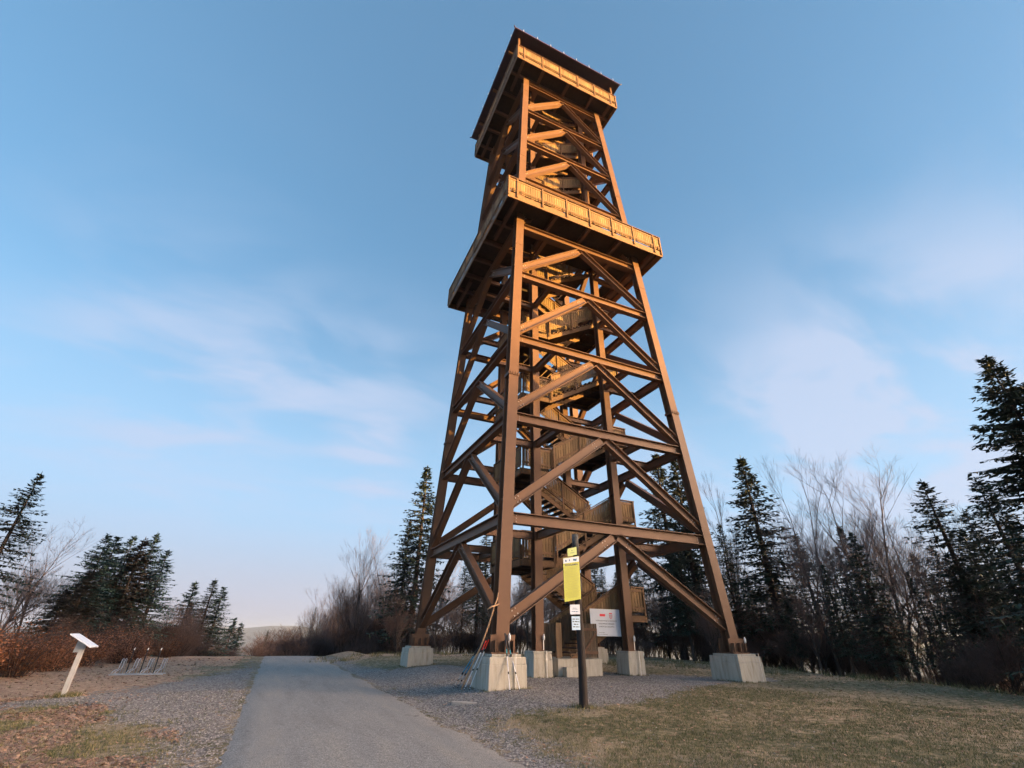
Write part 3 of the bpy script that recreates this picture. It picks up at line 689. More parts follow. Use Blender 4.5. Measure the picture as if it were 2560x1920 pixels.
# ------------------------------------------------------------------ hiking poles and sticks
def pole(name, label, foot, top, cu, cl, group, low=.45, grip=.2):
    foot = Vector(foot); top = Vector(top); L_ = (top-foot); t = L_.normalized(); ln = L_.length
    o = empty(name, foot); tag(o, label, 'hiking pole', group)
    P = lambda a: t*(ln*a)
    b = MB(); b.tube([P(.03), P(low)], [.013, .015], 8); b.build('lower_shaft', cl, o)
    b = MB(); b.tube([P(low), P(1-grip)], [.017, .019], 8); b.build('upper_shaft', cu, o)
    b = MB(); b.tube([P(low-.02), P(low+.03)], .024, 8); b.tube([P(low*.5), P(low*.5+.035)], .020, 8); b.tube([P(0), P(.03)], [.006, .012], 8); b.tube([P(.05), P(.06)], .03, 10); b.build('clamp', BLACK, o)
    b = MB(); b.tube([P(1-grip), P(1-grip*.6), P(1-.05), P(1)], [.019, .024, .02, .03], 8)
    u = t.orthogonal().normalized(); b.tube([P(.98), P(.95)+u*.05, P(.85)+u*.04, P(.82)+u*.03], .008, 5); b.build('grip', BLACK, o)
    return o
G1 = 'hiking poles leaning on the near footing'
pole('hiking_pole', 'blue hiking pole, outermost of the poles leaning at the left side of the near footing', (-6.14, -4.10, -.95), (-5.56, -4.95, .30), BLUEM, GALV, G1, .32, .30)
pole('hiking_pole', 'blue hiking pole with silver tip, second from the left by the near footing', (-5.98, -4.02, -.95), (-5.50, -4.95, .28), BLUEM, GALV, G1, .3, .28)
pole('hiking_pole', 'red and white hiking pole, left one of the red pair at the near footing', (-6.03, -4.78, -.95), (-5.50, -5.20, .42), REDM, WHITEM, G1, .74, .0001)
pole('hiking_pole', 'red and white hiking pole nearest the concrete face of the near footing', (-5.87, -4.80, -.95), (-5.42, -5.20, .45), REDM, WHITEM, G1, .74, .0001)
pole('hiking_pole', 'slim white and teal hiking pole, left of the pair before the near footing', (-5.13, -6.15, -.95), (-5.00, -5.42, .55), TEALM, WHITEM, G1, .62, .28)
pole('hiking_pole', 'slim white and teal hiking pole, right of the pair before the near footing', (-4.73, -6.0, -.95), (-4.97, -5.42, .52), TEALM, WHITEM, G1, .62, .28)
b = MB(); b.tube([(-6.08, -4.72, -.93), (-5.86, -4.86, -.35), (-5.64, -5.05, .19), (-5.50, -5.3, .8), (-5.38, -5.4, 1.3), (-5.28, -5.4, 1.52), (-5.25, -5.38, 1.70)], [.022, .024, .026, .024, .022, .02, .012], 8)
tag(b.build('walking_stick', STICK, None, True), 'long peeled wooden walking stick leaning against the near tower leg', 'walking stick')
b = MB(); b.tube([(-5.62, -5.42, 1.20), (-5.5, -5.43, 1.28), (-5.36, -5.42, 1.31), (-5.22, -5.40, 1.37)], [.016, .022, .024, .02], 8)
tag(b.build('short_stick', STICK, None, True), 'short pale stick wedged crosswise against the near tower leg', 'stick')
b = MB(); rn = random.Random(3); P_ = []
for i in range(11):
    a = 2*math.pi*i/11; r_ = rn.uniform(.8, 1.1); P_.append((.42*r_*math.cos(a), .16*r_*math.sin(a)))
n0 = len(P_); b.v = [(x, y, -.08) for x, y in P_]+[(x*.96, y*.96, .02) for x, y in P_]; b.f = [tuple(range(n0, 2*n0))]+[(i, (i+1) % n0, n0+(i+1) % n0, n0+i) for i in range(n0)]; b.mi = [0]*len(b.f)
o = b.build('flat_stone', SLABM); o.location = (-6.72, -6.75, ground(-6.7, -6.75)+.02); o.rotation_euler = (0, 0, R(-35)); tag(o, 'long pale flat stone lying in the gravel in front of the near footing', 'stone')

# lectern
lx, ly = -16.36, -1.5; gz = ground(lx, ly)
le = empty('information_lectern', (lx, ly, gz)); tag(le, 'slim pale post with a tilted white information panel on top, left of the road', 'lectern')
b = MB(); b.box(-.05, .05, -.07, .07, -.3, 1.30); b.build('post', LECT, le)
b = MB(); b.hexa([(-.17, -.05, 1.04), (-.056, -.05, 1.04), (-.056, .05, 1.04), (-.17, .05, 1.04), (-.15, -.05, 1.37), (-.056, -.05, 1.31), (-.056, .05, 1.31), (-.15, .05, 1.37)]); b.build('bracket', LECT, le)
b = MB(); q = []
for dz in (0, .03): q += [(-.30, -.38, 1.47+dz), (.26, -.38, 1.16+dz), (.26, .38, 1.16+dz), (-.30, .38, 1.47+dz)]
b.hexa(q); b.build('panel', LECTP, le)
# bicycle rack
rx, ry = -17.0, 6.6; gz = ground(rx, ry)
rk = empty('bicycle_rack', (rx, ry, gz)); rk.scale = (1, 1, .78); tag(rk, 'galvanised bicycle rack of slanted hoops with three dark uprights in the leaf litter', 'bicycle rack')
for i in range(8):
    x = (i//2)*.48+(i % 2)*.10; b = MB()
    b.tube([(x-.16, -.30, .02), (x-.10, -.22, .20), (x, -.02, .28), (x+.02, .02, .70), (x+.04, .05, .74), (x+.06, .08, .70), (x+.05, .10, .28), (x+.02, .30, .04)], .016, 6); b.build('hoop', GALV, rk, True)
for i in range(3):
    x = .24+i*.48; b = MB(); b.box(x-.018, x+.018, .27, .31, .0, 1.12); p_ = b.build('upright', BLACK, rk)
    b = MB(); b.tube([(x, .29, 1.125), (x+.02, .29, 1.23)], [.024, .014], 8); b.build('cap', GALV, p_)
b = MB()
for yy in (-.30, .30): b.bar((-.2, yy, .03), (1.65, yy, .03), (0, 1, 0), (0, 0, 1), .04, .04)
b.build('base_rail', GALV, rk)

# ------------------------------------------------------------------ trees
def spruce_mesh(seed, H, Rb, needle, low=.12, dens=1.0, trunk_lean=0):
    rnd = random.Random(seed); tr = MB(); cr_ = MB()
    tr.tube([(0, 0, -3), (0, 0, H*.3), (0, 0, H*.7), (0, 0, H)], [H*.014+.03, H*.010+.02, H*.005+.012, .008], 7)
    z = H*low; quads_v = []; quads_f = []
    def spray(p, d, ln, wd):
        s = d.cross(Vector((0, 0, 1))); s = s.normalized() if s.length > .01 else Vector((1, 0, 0))
        s = (s+Vector((0, 0, rnd.uniform(-.5, .5)))).normalized()
        b = len(quads_v); m = p+d*ln*.45
        quads_v.extend([tuple(p), tuple(m+s*wd), tuple(p+d*ln), tuple(m-s*wd)]); quads_f.append((b, b+1, b+2, b+3))
    while z < H*.992:
        fr = min(1, max(0, (z/H-low)/(1-low))); prof = (1-fr)**.9*(.75+.25*min(1, (fr+.05)*6))
        Lb = max(.12, Rb*prof); nb = rnd.randint(5, 7) if fr < .85 else 4
        for k in range(nb):
            a = rnd.uniform(0, 2*math.pi); l = Lb*rnd.uniform(.55, 1.12)
            if rnd.random() < .08: l *= 1.2
            up = .30*fr**1.5+rnd.uniform(-.06, .10)-.20*(1-fr)
            zz0 = z+rnd.uniform(-.12, .12); n = max(3, int(l/.24*dens)); pp = []
            for i in range(n+1):
                u = i/n; pp.append(Vector((math.cos(a)*l*u, math.sin(a)*l*u, zz0+l*(up*u-.32*u*u*(1-fr)+.18*u**3*(1-fr)))))
            tr.tube([pp[0], pp[n//2], pp[-1]], [.012+.010*l, .008+.004*l, .004], 3, cap=False)
            d0 = Vector((math.cos(a), math.sin(a), 0)); sd2 = Vector((-math.sin(a), math.cos(a), 0))
            for i in range(1, n+1):
                u = i/n
                if u < .18 and fr < .7: continue
                for q in (-1, 1):
                    dr = (d0*rnd.uniform(.45, 1.0)+sd2*q*rnd.uniform(.35, 1.0)+Vector((0, 0, rnd.uniform(-.55, .10)))).normalized()
                    ln = rnd.uniform(.26, .55)*(1.15-.5*u)*(.55+.45*min(1, l))
                    spray(pp[i], dr, ln, .06+.045*rnd.random())
                if rnd.random() < .55: spray(pp[i], Vector((rnd.uniform(-.3, .3), rnd.uniform(-.3, .3), -1)).normalized(), rnd.uniform(.15, .38)*(1-.5*fr), .06)
            spray(pp[-1], (pp[-1]-pp[-2]).normalized(), .28, .05)
        z += rnd.uniform(.15, .27)*(1-.35*fr)/dens**.5
    for i in range(5):
        a = i*1.257; spray(Vector((0, 0, H-.35)), Vector((math.cos(a)*.5, math.sin(a)*.5, .8)).normalized(), .35, .03)
    spray(Vector((0, 0, H-.1)), Vector((0, 0, 1)), .4, .03)
    # dead lower twigs
    zz1 = .6
    while zz1 < H*low+1.2:
        a = rnd.uniform(0, 6.28); l = rnd.uniform(.4, 1.5); tr.tube([(0, 0, zz1), (math.cos(a)*l, math.sin(a)*l, zz1-.1*l)], [.016, .004], 3, cap=False); zz1 += .13
    return mkmesh('trunk', tr.v, tr.f, [BARK]), mkmesh('crown', quads_v, quads_f, [needle])
def bare_mesh(seed, H, spread, bark, twig, stems=1, depth=6, lo=.28, fine=.010, nk=(2, 3)):
    rnd = random.Random(seed); tr = MB(); cr_ = MB()
    def grow(p, d, l, r, lev):
        n = 3; pts = [p]; dd_ = d.copy(); rads = [r]
        for i in range(n):
            dd_ = (dd_+Vector((rnd.uniform(-1, 1), rnd.uniform(-1, 1), rnd.uniform(-.3, .8)))*.13).normalized()
            pts.append(pts[-1]+dd_*(l/n)); rads.append(max(fine*.5, r*(1-.45*(i+1)/n)))
        m = tr if lev <= 1 else cr_
        m.tube(pts, rads, 7 if lev == 0 else (5 if lev == 1 else 3), cap=False)
        if lev >= depth: return
        kids = rnd.randint(*nk) if lev > 0 else rnd.randint(7, 10)
        for k in range(kids):
            u = rnd.uniform(.3 if lev else .38, 1.0); ix = min(n-1, int(u*n)); fr = u*n-ix; q = pts[ix].lerp(pts[ix+1], fr)
            side = Vector((rnd.uniform(-1, 1), rnd.uniform(-1, 1), rnd.uniform(-.2, .6))); side = (side-dd_*side.dot(dd_)).normalized()
            ang = rnd.uniform(.30, .68)*spread; nd = (dd_*math.cos(ang)+side*math.sin(ang)+Vector((0, 0, .22))).normalized()
            grow(q, nd, l*rnd.uniform(.50, .74)*(1.0 if lev else (1.05-.55*u)), max(fine*.6, r*rnd.uniform(.36, .52)), lev+1)
        grow(pts[-1], dd_, l*rnd.uniform(.55, .72), rads[-1]*.95, lev+1)
    for s_ in range(stems):
        a = rnd.uniform(0, 6.28); off = Vector((math.cos(a), math.sin(a), 0))*(.0 if stems == 1 else .35)
        d = (Vector((0, 0, 1))+off*(.5 if stems > 1 else .1)).normalized()
        grow(off+Vector((0, 0, -2)), d, H*.62+2, H*.013+.02, 0)
    for mb_ in (tr, cr_):
        zs = max(v[2] for v in cr_.v)
        sc = H/zs
    f = lambda vs: [(x*sc, y*sc, z*sc if z > 0 else z) for x, y, z in vs]
    return mkmesh('trunk', f(tr.v), tr.f, [bark]), mkmesh('crown', f(cr_.v), cr_.f, [twig])
SP = [spruce_mesh(1, 15, 2.9, NEEDLE), spruce_mesh(2, 15, 2.4, NEEDLE, .2), spruce_mesh(3, 11, 2.6, NEEDLE2, .05, 1.0), spruce_mesh(4, 10, 2.3, NEEDLE3, .08), spruce_mesh(5, 16, 3.2, NEEDLE, .3, .8), spruce_mesh(6, 8, 1.9, NEEDLE2, .03)]
SP += [spruce_mesh(7, 15, 4.4, NEEDLE, .12, 1.5), spruce_mesh(8, 11, 4.4, NEEDLE2, .04, 1.25)]
SPH = [15, 15, 11, 10, 16, 8, 15, 11]
BA = [bare_mesh(11, 14, 1.0, BIRCH, TWIG), bare_mesh(12, 14, .85, BIRCH, TWIG, 2), bare_mesh(13, 12, 1.15, BIRCH, TWIG), bare_mesh(14, 8, 1.0, BARK, TWIG2, 3, 5), bare_mesh(15, 14, .7, BARK, TWIG2)]
BAH = [14, 14, 12, 8, 14]
TREES = []
def tree(kind, proto, x, y, top, name, label, group, wide=1.0, rot=None, cat='tree', base=None):
    tm, cm = (SP if kind == 's' else BA)[proto]; H = (SPH if kind == 's' else BAH)[proto]
    gz = ground(x, y) if base is None else base; s = (top-gz)/H
    o = empty(name, (x, y, gz)); o.rotation_euler = (0, 0, random.uniform(0, 6.28) if rot is None else rot); o.scale = (s*wide, s*wide, s)
    tag(o, label, cat, group); link('trunk', tm, o); link('crown', cm, o); TREES.append(o); return o
rn0 = random.Random(12)
TH = bare_mesh(31, 3.0, 1.2, BARK, TWIG2, 5, 5, fine=.010)

def bush(mesh, x, y, h, name, label, group, wide=1.0):
    o = empty(name, (x, y, ground(x, y))); o.scale = (h/3*wide, h/3*wide, h/3); o.rotation_euler = (0, 0, random.uniform(0, 6.28)); tag(o, label, 'bush', group)
    link('stems', mesh[0], o); link('twigs', mesh[1], o); return o
random.seed(21)
GS, GB = 'spruces around the hilltop', 'bare trees around the hilltop'
# left side
tree('s', 4, -25.9, 14.9, 8.44, 'spruce_tree', 'tall ragged spruce at the far left edge of the picture, behind the lectern', GS, 1.25)
tree('s', 1, -26.8, 10.5, 6.6, 'spruce_tree', 'dark spruce cut off by the left edge of the picture', GS, 1.4)
tree('b', 2, -27.0, 22.3, 7.6, 'bare_tree', 'broad leafless tree with fine upswept twigs just right of the leftmost spruce', GB, 1.5)
tree('b', 0, -26.9, 25.4, 7.1, 'bare_tree', 'pale leafless tree between the leftmost spruce and the dense spruce clump', GB, 1.3)
lab = ['left tip', 'second tip from the left', 'third tip', 'fourth tip', 'fifth and tallest tip', 'right-hand tip']
for i, (x, y, t) in enumerate([(-23.9, 23.2, 6.54), (-23.9, 25.3, 6.74), (-23.7, 28.4, 7.32), (-22.5, 26.6, 6.89), (-22.3, 28.7, 7.69), (-22.1, 33.9, 7.03)]):
    tree('s', (7, 2, 7, 3, 7, 2)[i], x, y, t, 'spruce_tree', 'young blue-green spruce, %s of the dense clump left of the road' % lab[i], GS, (1.1, 1.6, 1.1, 1.6, 1.1, 1.6)[i])
tree('s', 3, -23.2, 20.3, 3.9, 'spruce_tree', 'brownish sloping spruce at the left flank of the dense clump', GS, 2.0)
tree('s', 3, -23.3, 18.1, 2.6, 'spruce_tree', 'low brown-green spruce at the foot of the dense clump, nearest the lectern', GS, 2.4)
tree('s', 2, -22.0, 54.2, 5.97, 'spruce_tree', 'spruce with a thin pale tip, left of the pair halfway down the road', GS, 1.6)
tree('s', 0, -19.6, 51.4, 6.2, 'spruce_tree', 'dark full spruce, tallest of the pair halfway down the left of the road', GS, 1.8)
tree('s', 2, -18.8, 55.6, 5.69, 'spruce_tree', 'spruce right behind the dark full spruce left of the road', GS, 1.6)
tree('s', 3, -21.0, 49.0, 3.5, 'spruce_tree', 'lower brown-green spruce below the pair left of the road', GS, 1.2)
tree('s', 5, -17.4, 68.0, 2.3, 'spruce_tree', 'small dark spruce nearest the road crest on the left', GS, 1.2)
tree('s', 5, -16.6, 74.0, 1.7, 'spruce_tree', 'smallest dark spruce beside the road crest on the left', GS, 1.4)
for i, (x, y, t) in enumerate([(-20.6, 39.2, 3.6), (-20.2, 42, 3.2), (-21.5, 37, 3.4), (-19.8, 45, 2.8), (-20.8, 34, 3.2), (-19.2, 48, 2.8), (-18.6, 53, 2.6), (-18.0, 59, 2.2), (-19.6, 38, 2.6)]):
    tree('b', 3, x, y, t, 'bare_bush', 'dark brown leafless thicket between the two spruce clumps left of the road', 'leafless thicket left of the road', 1.5, cat='bush')
for i in range(16):
    y = rn0.uniform(33, 62); bush(TH, -21.6+(y-33)*.11+rn0.uniform(-1.5, .8), y, rn0.uniform(2.6, 4.6)*(1-(y-33)*.012), 'bare_bush', 'brown twiggy bush in the band of scrub left of the road, past the bicycle rack', 'scrub band left of the road', rn0.uniform(1.3, 1.8))
# beyond the crest
for i, (x, y, t) in enumerate([(-14.8, 95, .9), (-12.6, 100, 1.4), (-11.2, 97, 1.2), (-9.5, 99, 1.6), (-8.0, 93, 1.4), (-6.6, 96, 1.7), (-5.4, 88, 1.2)]):
    tree('b', (3, 4)[i % 2], x, y, t, 'bare_bush', 'brown leafless bush beyond the crest of the road', 'bushes beyond the road crest', 2.2, cat='bush', base=-5.2)
for i, (x, y, t) in enumerate([(-14.0, 90, .1), (-13.3, 104, 1.3), (-10.4, 90, .4), (-8.8, 104, 1.9), (-7.2, 88, .6), (-6.0, 102, 2.3), (-7.6, 110, 2.6), (-10.0, 112, 1.9)]):
    tree('b', 3, x, y, t, 'bare_bush', 'brown leafless bush beyond the crest of the road', 'bushes beyond the road crest', 2.6, cat='bush', base=-5.2)
tree('s', 1, -12.7, 99, 1.0, 'spruce_tree', 'tiny dark conifer in the gap straight down the road', GS, .8, base=-5)
tree('s', 4, -5.2, 84, 4.9, 'pine_tree', 'thin sparse conifer standing alone right of the road crest', GS, .6, base=-5)
# right of the road, behind the tower
bm = [(-5.1, 69.7, 5.82), (-4.6, 64.6, 8.28), (-3.1, 64.5, 9.77), (-1.8, 59.3, 10.54), (0, 59.1, 10.43), (1, 53.8, 9.24), (1.9, 48.6, 7.53), (-4.4, 60, 5.5), (-3.2, 55, 6.0), (-2.2, 50, 6.2), (-1.4, 46, 5.6), (-.6, 42, 5.0), (-3.9, 52, 4.4), (-2.9, 46, 4.4), (-1.6, 39, 3.6), (-5.0, 64, 4.6), (-4.3, 56, 5.0), (-3.6, 49, 5.4), (-2.6, 43, 5.2), (-.9, 52, 7.0), (.2, 46, 6.6), (.6, 40, 5.8), (-.4, 36, 5.0), (1.6, 42, 7.2), (-4.8, 74, 5.0)]
for i, (x, y, t) in enumerate(bm):
    tree('b', (1, 0, 1, 2, 0, 1, 4, 3, 3, 4, 3, 3, 3, 3, 3, 3, 3, 3, 3, 3, 3, 3, 3, 3, 3)[i], x, y, t*(.93 if i < 7 else 1), 'bare_tree', 'leafless brown tree in the wood between the road crest and the tower', 'bare wood right of the road', 1.15)
tree('s', 0, .2, 28.5, 17.0, 'spruce_tree', 'tall dark spruce just left of the tower legs', GS, 1.25)
tree('s', 1, -.4, 31.5, 11.6, 'spruce_tree', 'slightly lower dark spruce left of the tall one beside the tower', GS, 1.1)
RG = [('s', 0, 17.1, 10.7, 15.5, 1.3, 'tall dark spruce seen between the right tower leg and the braces'), ('s', 1, 16.6, 8.0, 14.2, 1.3, 'dark spruce immediately behind the right tower leg'),
      ('b', 4, 22.5, 9.4, 14.6, .9, 'slim pale leafless tree just right of the tower'), ('s', 0, 18.6, 3.1, 12.9, 1.45, 'pointed dark spruce standing clear to the right of the tower'),
      ('b', 1, 17.0, -1.0, 12.6, 1.0, 'tall leafless tree, left of the pair right of the pointed spruce'), ('b', 0, 17.9, -3.2, 12.6, 1.15, 'tallest leafless tree right of the tower, with a forked trunk'),
      ('b', 2, 19.8, -3.3, 11.8, 1.2, 'wide leafless tree behind the tallest one'), ('b', 0, 24.1, -1.9, 10.4, 1.1, 'pale leafless tree beyond the wide one'),
      ('b', 2, 32.3, -.5, 11.2, 1.25, 'round-topped pale leafless tree left of the right-hand spruces'), ('s', 4, 21.7, -6.2, 8.9, 1.5, 'drooping dark spruce, left of the right-hand group'),
      ('s', 4, 20.6, -9.0, 8.1, 1.5, 'drooping dark spruce, middle of the right-hand group'), ('s', 6, 15.2, -13.2, 11.8, 1.15, 'big dark spruce reaching up at the right edge of the picture'),
      ('s', 6, 17.2, -12.4, 6.0, 1.2, 'dark spruce low at the right edge below the big one')]
for k, p, x, y, t, wd, lb in RG: tree(k, p, x, y, t, 'spruce_tree' if k == 's' else 'bare_tree', lb, GS if k == 's' else GB, wd)
# second rows: lower trees that close the wood behind the tower and along the right edge
rn = random.Random(5); FR = []
for i in range(84):
    u = i/83; ang = R(8+u*66); D = rn.uniform(39, 62)-15*u*u
    if .18 < u < .25 : D += 8
    FR.append((CAM.x+math.sin(ang)*D, CAM.y+math.cos(ang)*D, u))
for i, (x, y, u) in enumerate(FR):
    k = 's' if rn.random() < (.62 if u > .16 else 0) else 'b'; D = math.hypot(x-CAM.x, y-CAM.y); t = .47+D*rn.uniform(.08, .20)
    p = rn.choice((0, 1, 4, 1)) if k == 's' else rn.choice((3, 4, 1, 0))
    tree(k, p, x, y, t, 'spruce_tree' if k == 's' else 'bare_tree', 'lower dark spruce in the wood that closes the hilltop behind the tower' if k == 's' else 'lower leafless tree in the wood that closes the hilltop behind the tower', 'lower spruces in the wood behind the tower' if k == 's' else 'lower bare trees in the wood behind the tower', rn.uniform(.9, 1.3))
# understorey thicket
for i in range(50):          # taller thicket filling the wood right of the road
    y = rn.uniform(36, 72); x = -5.2+(72-y)*.11+rn.uniform(-.6, 5)
    bush(TH, x, y, rn.uniform(2.5, 5.0), 'bare_bush', 'brown twiggy bush in the wood between the road crest and the tower', 'thicket right of the road crest', rn.uniform(1.2, 1.7))
for i in range(96):
    u = i/95; ang = R(2+u*76); D = 49-19*u+rn.uniform(-3, 6); 
    if u < .2: D += 4
    bush(TH, CAM.x+math.sin(ang)*D, CAM.y+math.cos(ang)*D, rn.uniform(1.6, 4.6), 'bare_bush', 'dark twiggy bush in the thicket along the edge of the wood', 'thicket along the wood edge', rn.uniform(1.2, 1.8))
# rusty beech hedge on the left
def leafy(seed, n=2600):
    rnd = random.Random(seed); st = MB(); v = []; f = []
    for i in range(40):
        a = rnd.uniform(0, 6.28); r0 = rnd.uniform(0, .5); l = rnd.uniform(.5, 1.0); p0 = Vector((math.cos(a)*r0, math.sin(a)*r0, 0)); p1 = p0+Vector((math.cos(a)*l*.8, math.sin(a)*l*.8, rnd.uniform(1.0, 2.9)))
        st.tube([p0, p0.lerp(p1, .5)+Vector((0, 0, .2)), p1], [.02, .014, .006], 3, cap=False)
        for k in range(n//40):
            q = p0.lerp(p1, rnd.uniform(.15, 1.05))+Vector((rnd.gauss(0, .22), rnd.gauss(0, .22), rnd.gauss(0, .2)))
            if q.z < .02: q.z = .05
            d = Vector((rnd.gauss(0, 1), rnd.gauss(0, 1), rnd.gauss(0, 1))).normalized(); s = d.orthogonal().normalized(); b = len(v); ln = rnd.uniform(.06, .11)
            v.extend([tuple(q), tuple(q+d*ln*.5+s*ln*.32), tuple(q+d*ln), tuple(q+d*ln*.5-s*ln*.32)]); f.append((b, b+1, b+2, b+3))
    return mkmesh('stems', st.v, st.f, [BARK]), mkmesh('leaves', v, f, [RUST])
LF = [leafy(1), leafy(2)]
for i in range(20):
    u = i/19; x = -21.5+rn.uniform(-1, 1)+2.6*u; y = -3+u*26+rn.uniform(-.5, .5); h = rn.uniform(1.5, 2.5)*(1-.25*u)
    o = empty('beech_bush', (x, y, ground(x, y))); o.scale = (h/3*1.8, h/3*1.8, h/3); o.rotation_euler = (0, 0, rn.uniform(0, 6.28))
    tag(o, 'rusty brown beech bush in the hedge behind the lectern and the bicycle rack', 'bush', 'rusty beech hedge'); m = LF[i % 2]; link('stems', m[0], o); link('leaves', m[1], o)
for i in range(12):
    u = i/11; x = -23.5+3.5*u+rn.uniform(-.6, .6); y = -1+u*30; bush(TH, x, y, rn.uniform(2.2, 3.4), 'bare_bush', 'dark twiggy bush behind the rusty beech hedge', 'thicket behind the beech hedge', 1.5)

# ------------------------------------------------------------------ ground cover
rn = random.Random(77)
def scatter(n, fn, a0=-28, a1=78, d0=1.6, d1=18, pw=1.3):
    c = 0; tries = 0
    while c < n and tries < n*20:
        tries += 1
        # denser near the camera
        ang = R(rn.uniform(a0, a1)); D = d0+d1*rn.random()**pw
        x = CAM.x+math.sin(ang)*D; y = CAM.y+math.cos(ang)*D
        if fn(x, y, D): c += 1
gv = []; gf = []
def blade(x, y, D):
    if -12.25 < x < -7.55: return False
    g, lf, dr = masks(x, y)
    if rn.random() > 1.0-g*.96: return False
    if lf > .6 and rn.random() > .35: return False
    if noise.noise(Vector((x*1.1, y*1.1, 9))) < -.22 and rn.random() > .25: return False
    z = groundj(x, y)-.005
    for k in range(4):
        a = rn.uniform(0, 6.28); h = rn.uniform(.015, .055)*(1.3 if rn.random() < .06 else 1); xx = x+rn.gauss(0, .03); yy = y+rn.gauss(0, .03); wd = .0022+.0006*D*.35
        ln = rn.uniform(.2, 1.0)*h; b2 = rn.uniform(0, 6.28); b = len(gv)
        gv.extend([(xx-math.cos(a)*wd, yy-math.sin(a)*wd, z), (xx+math.cos(a)*wd, yy+math.sin(a)*wd, z), (xx+math.cos(b2)*ln, yy+math.sin(b2)*ln, z+h)]); gf.append((b, b+1, b+2))
    return True
scatter(60000, blade); scatter(9000, blade, -30, 78, 16, 18, 1.0)
def tuft(x, y, hmax, n, spread):
    z0 = groundj(x, y)-.01; D = math.hypot(x-CAM.x, y-CAM.y)
    for k in range(n):
        a = rn.uniform(0, 6.28); h = rn.uniform(.35, 1)*hmax; xx = x+rn.gauss(0, spread); yy = y+rn.gauss(0, spread); wd = .0025+.0003*D; ln = rn.uniform(.2, .9)*h; b2 = rn.uniform(0, 6.28); b = len(gv)
        gv.extend([(xx-math.cos(a)*wd, yy-math.sin(a)*wd, z0), (xx+math.cos(a)*wd, yy+math.sin(a)*wd, z0), (xx+math.cos(b2)*ln, yy+math.sin(b2)*ln, z0+h)]); gf.append((b, b+1, b+2))
for (cx, cy, hw, hh, n) in ((-5, -5, .68, .78, 60), (5, -5, .68, .78, 70), (-5, 5, .68, .78, 40), (5, 5, .68, .78, 40), (-HI, -HI, .46, .48, 40), (HI, -HI, .46, .48, 60), (HI, HI, .46, .48, 40), (-.4, -1.2, 1.05, 1.18, 30)):
    for i in range(n):      # weeds against the concrete
        u = rn.uniform(-1, 1); q = rn.choice((-1, 1))
        x, y = (cx+u*hw, cy+q*hh) if rn.random() < .5 else (cx+q*hw, cy+u*hh)
        tuft(x, y, .09, 7, .03)
for i in range(34): tuft(PX+rn.gauss(0, .14), PY+rn.gauss(0, .14), .13, 10, .04)
for i in range(50): tuft(lx+rn.gauss(.05, .16), ly+rn.gauss(0, .16), .16, 12, .05)
for i in range(420):
    ang = R(rn.uniform(8, 76)); D = rn.uniform(3.5, 24); x = CAM.x+math.sin(ang)*D; y = CAM.y+math.cos(ang)*D
    if x < -7.2 or masks(x, y)[0] > .5: continue
    tuft(x, y, rn.uniform(.05, .11), 16, .07)
for i in range(260):        # rough edge where the wood begins
    ang = R(rn.uniform(4, 78)); D = 27.5+rn.uniform(-1, 6)+(8 if ang < R(30) else 0); x = CAM.x+math.sin(ang)*D; y = CAM.y+math.cos(ang)*D
    tuft(x, y, .28, 22, .22)
GRASS = None
m, t, b_ = newmat('short_grass'); g = N(t, 'ShaderNodeNewGeometry'); r = ramp(t, g.outputs['Random Per Island'], [(0, (.05, .065, .018)), (.45, (.10, .11, .035)), (.7, (.20, .17, .08)), (1, (.33, .27, .16))]); L(t, r.outputs[0], b_.inputs['Base Color']); b_.inputs['Roughness'].default_value = .8; GRASS = m
tag(link('grass', mkmesh('grass', gv, gf, [GRASS])), 'short thin olive and straw coloured grass on the hilltop', 'grass', kind='stuff')
lv_ = []; lf_ = []
def leaf(x, y, D):
    if -12.1 < x < -7.7 and rn.random() > .01: return False
    g, lf, dr = masks(x, y)
    pr = .9 if (lf > .5) else (.05 if x < -12 else .035)
    if g > .5: pr *= .1
    if rn.random() > pr: return False
    z = groundj(x, y)+rn.uniform(.004, .02); a = rn.uniform(0, 6.28); ln = rn.uniform(.02, .042)*(1+max(0, D-12)*.06); u = Vector((math.cos(a), math.sin(a), rn.uniform(-.35, .35))); v = Vector((-math.sin(a), math.cos(a), rn.uniform(-.35, .35))); p = Vector((x, y, z)); b = len(lv_)
    lv_.extend([tuple(p-u*ln), tuple(p-v*ln*.6+u*ln*.1), tuple(p+u*ln), tuple(p+v*ln*.6)]); lf_.append((b, b+1, b+2, b+3)); return True
scatter(16000, leaf)
scatter(5000, leaf, -32, 2, 14, 28, 1.0); scatter(2500, leaf, 40, 78, 14, 16, 1.0)
LEAFM = leafmat('dead_leaves', (0.14, 0.06, 0.035), (0.48, 0.30, 0.19))
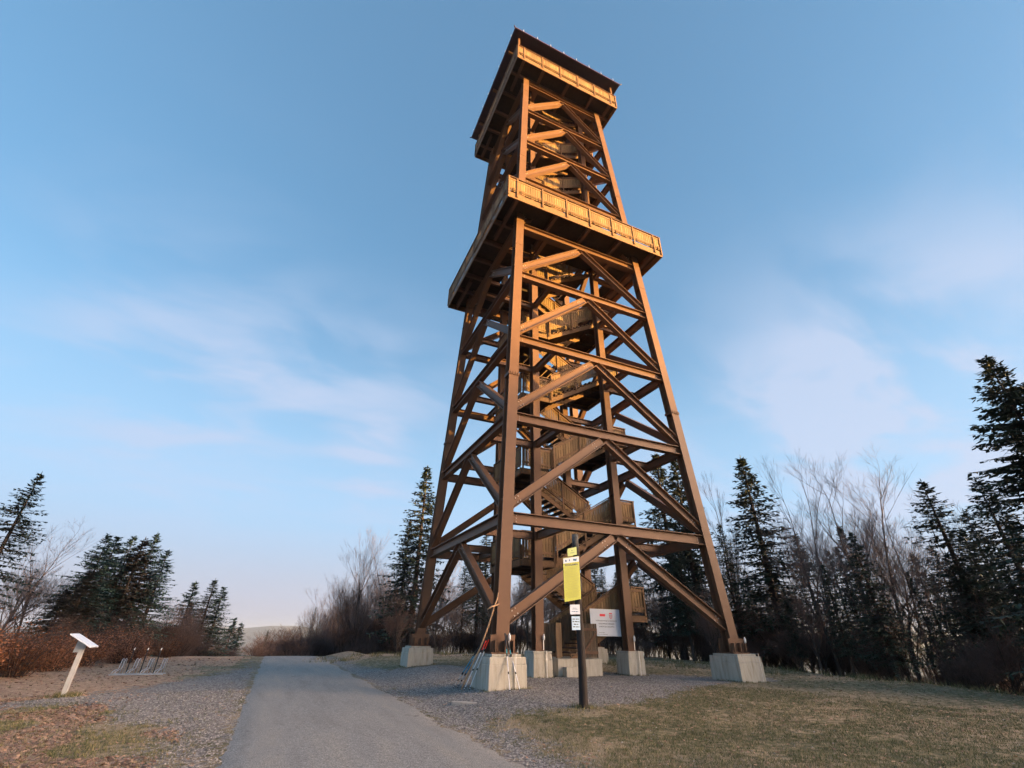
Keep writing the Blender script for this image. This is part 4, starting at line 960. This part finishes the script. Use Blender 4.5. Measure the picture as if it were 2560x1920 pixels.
tag(link('fallen_leaves', mkmesh('fallen_leaves', lv_, lf_, [LEAFM])), 'brown fallen leaves scattered over the grass', 'fallen leaves', kind='stuff')
sv = []; sf = []
OCT = [(1, 0, 0), (0, 1, 0), (-1, 0, 0), (0, -1, 0), (0, 0, .6), (0, 0, -.6)]; OF = [(0, 1, 4), (1, 2, 4), (2, 3, 4), (3, 0, 4), (1, 0, 5), (2, 1, 5), (3, 2, 5), (0, 3, 5)]
def stone(x, y, D):
    if -11.9 < x < -7.85 and rn.random() > math.exp(-min(x+11.9, -7.85-x)*4.0)*.8+.02: return False
    g, lf, dr = masks(x, y)
    if not (-12.3 < x < -7.4) and rn.random() > g+.03: return False
    r0 = rn.uniform(.006, .016)*(1.5 if rn.random() < .06 else 1)*(1+.02*D); a = rn.uniform(0, 6.28); z = groundj(x, y)+r0*.2; b = len(sv); c, s = math.cos(a), math.sin(a); sx, sy = rn.uniform(.7, 1.4), rn.uniform(.7, 1.2)
    for (px, py, pz) in OCT: px *= sx; py *= sy; px += rn.uniform(-.2, .2); sv.append((x+r0*(px*c-py*s), y+r0*(px*s+py*c), z+r0*pz))
    sf.extend([tuple(b+i for i in q) for q in OF]); return True
scatter(32000, stone)
STONEM = leafmat('crushed_stone', (0.067, 0.063, 0.059), (0.44, 0.405, 0.375))
tag(link('gravel', mkmesh('gravel', sv, sf, [STONEM])), 'grey crushed stone around the tower footings and road edge', 'gravel', kind='stuff')

# ------------------------------------------------------------------ haze over the far hills
hb = MB(); hb.box(-10500, 10500, -10500, 10500, -260, 100)
hm = bpy.data.materials.new('thin_air_haze'); hm.use_nodes = True; ht = hm.node_tree; ht.nodes.clear()
hv = N(ht, 'ShaderNodeVolumePrincipled'); hv.inputs['Color'].default_value = (.55, .70, 1.0, 1); hv.inputs['Density'].default_value = 1.0e-4; hv.inputs['Anisotropy'].default_value = 0.35
ho = N(ht, 'ShaderNodeOutputMaterial'); L(ht, hv.outputs[0], ho.inputs['Volume'])
tag(hb.build('haze', hm), kind='stuff')
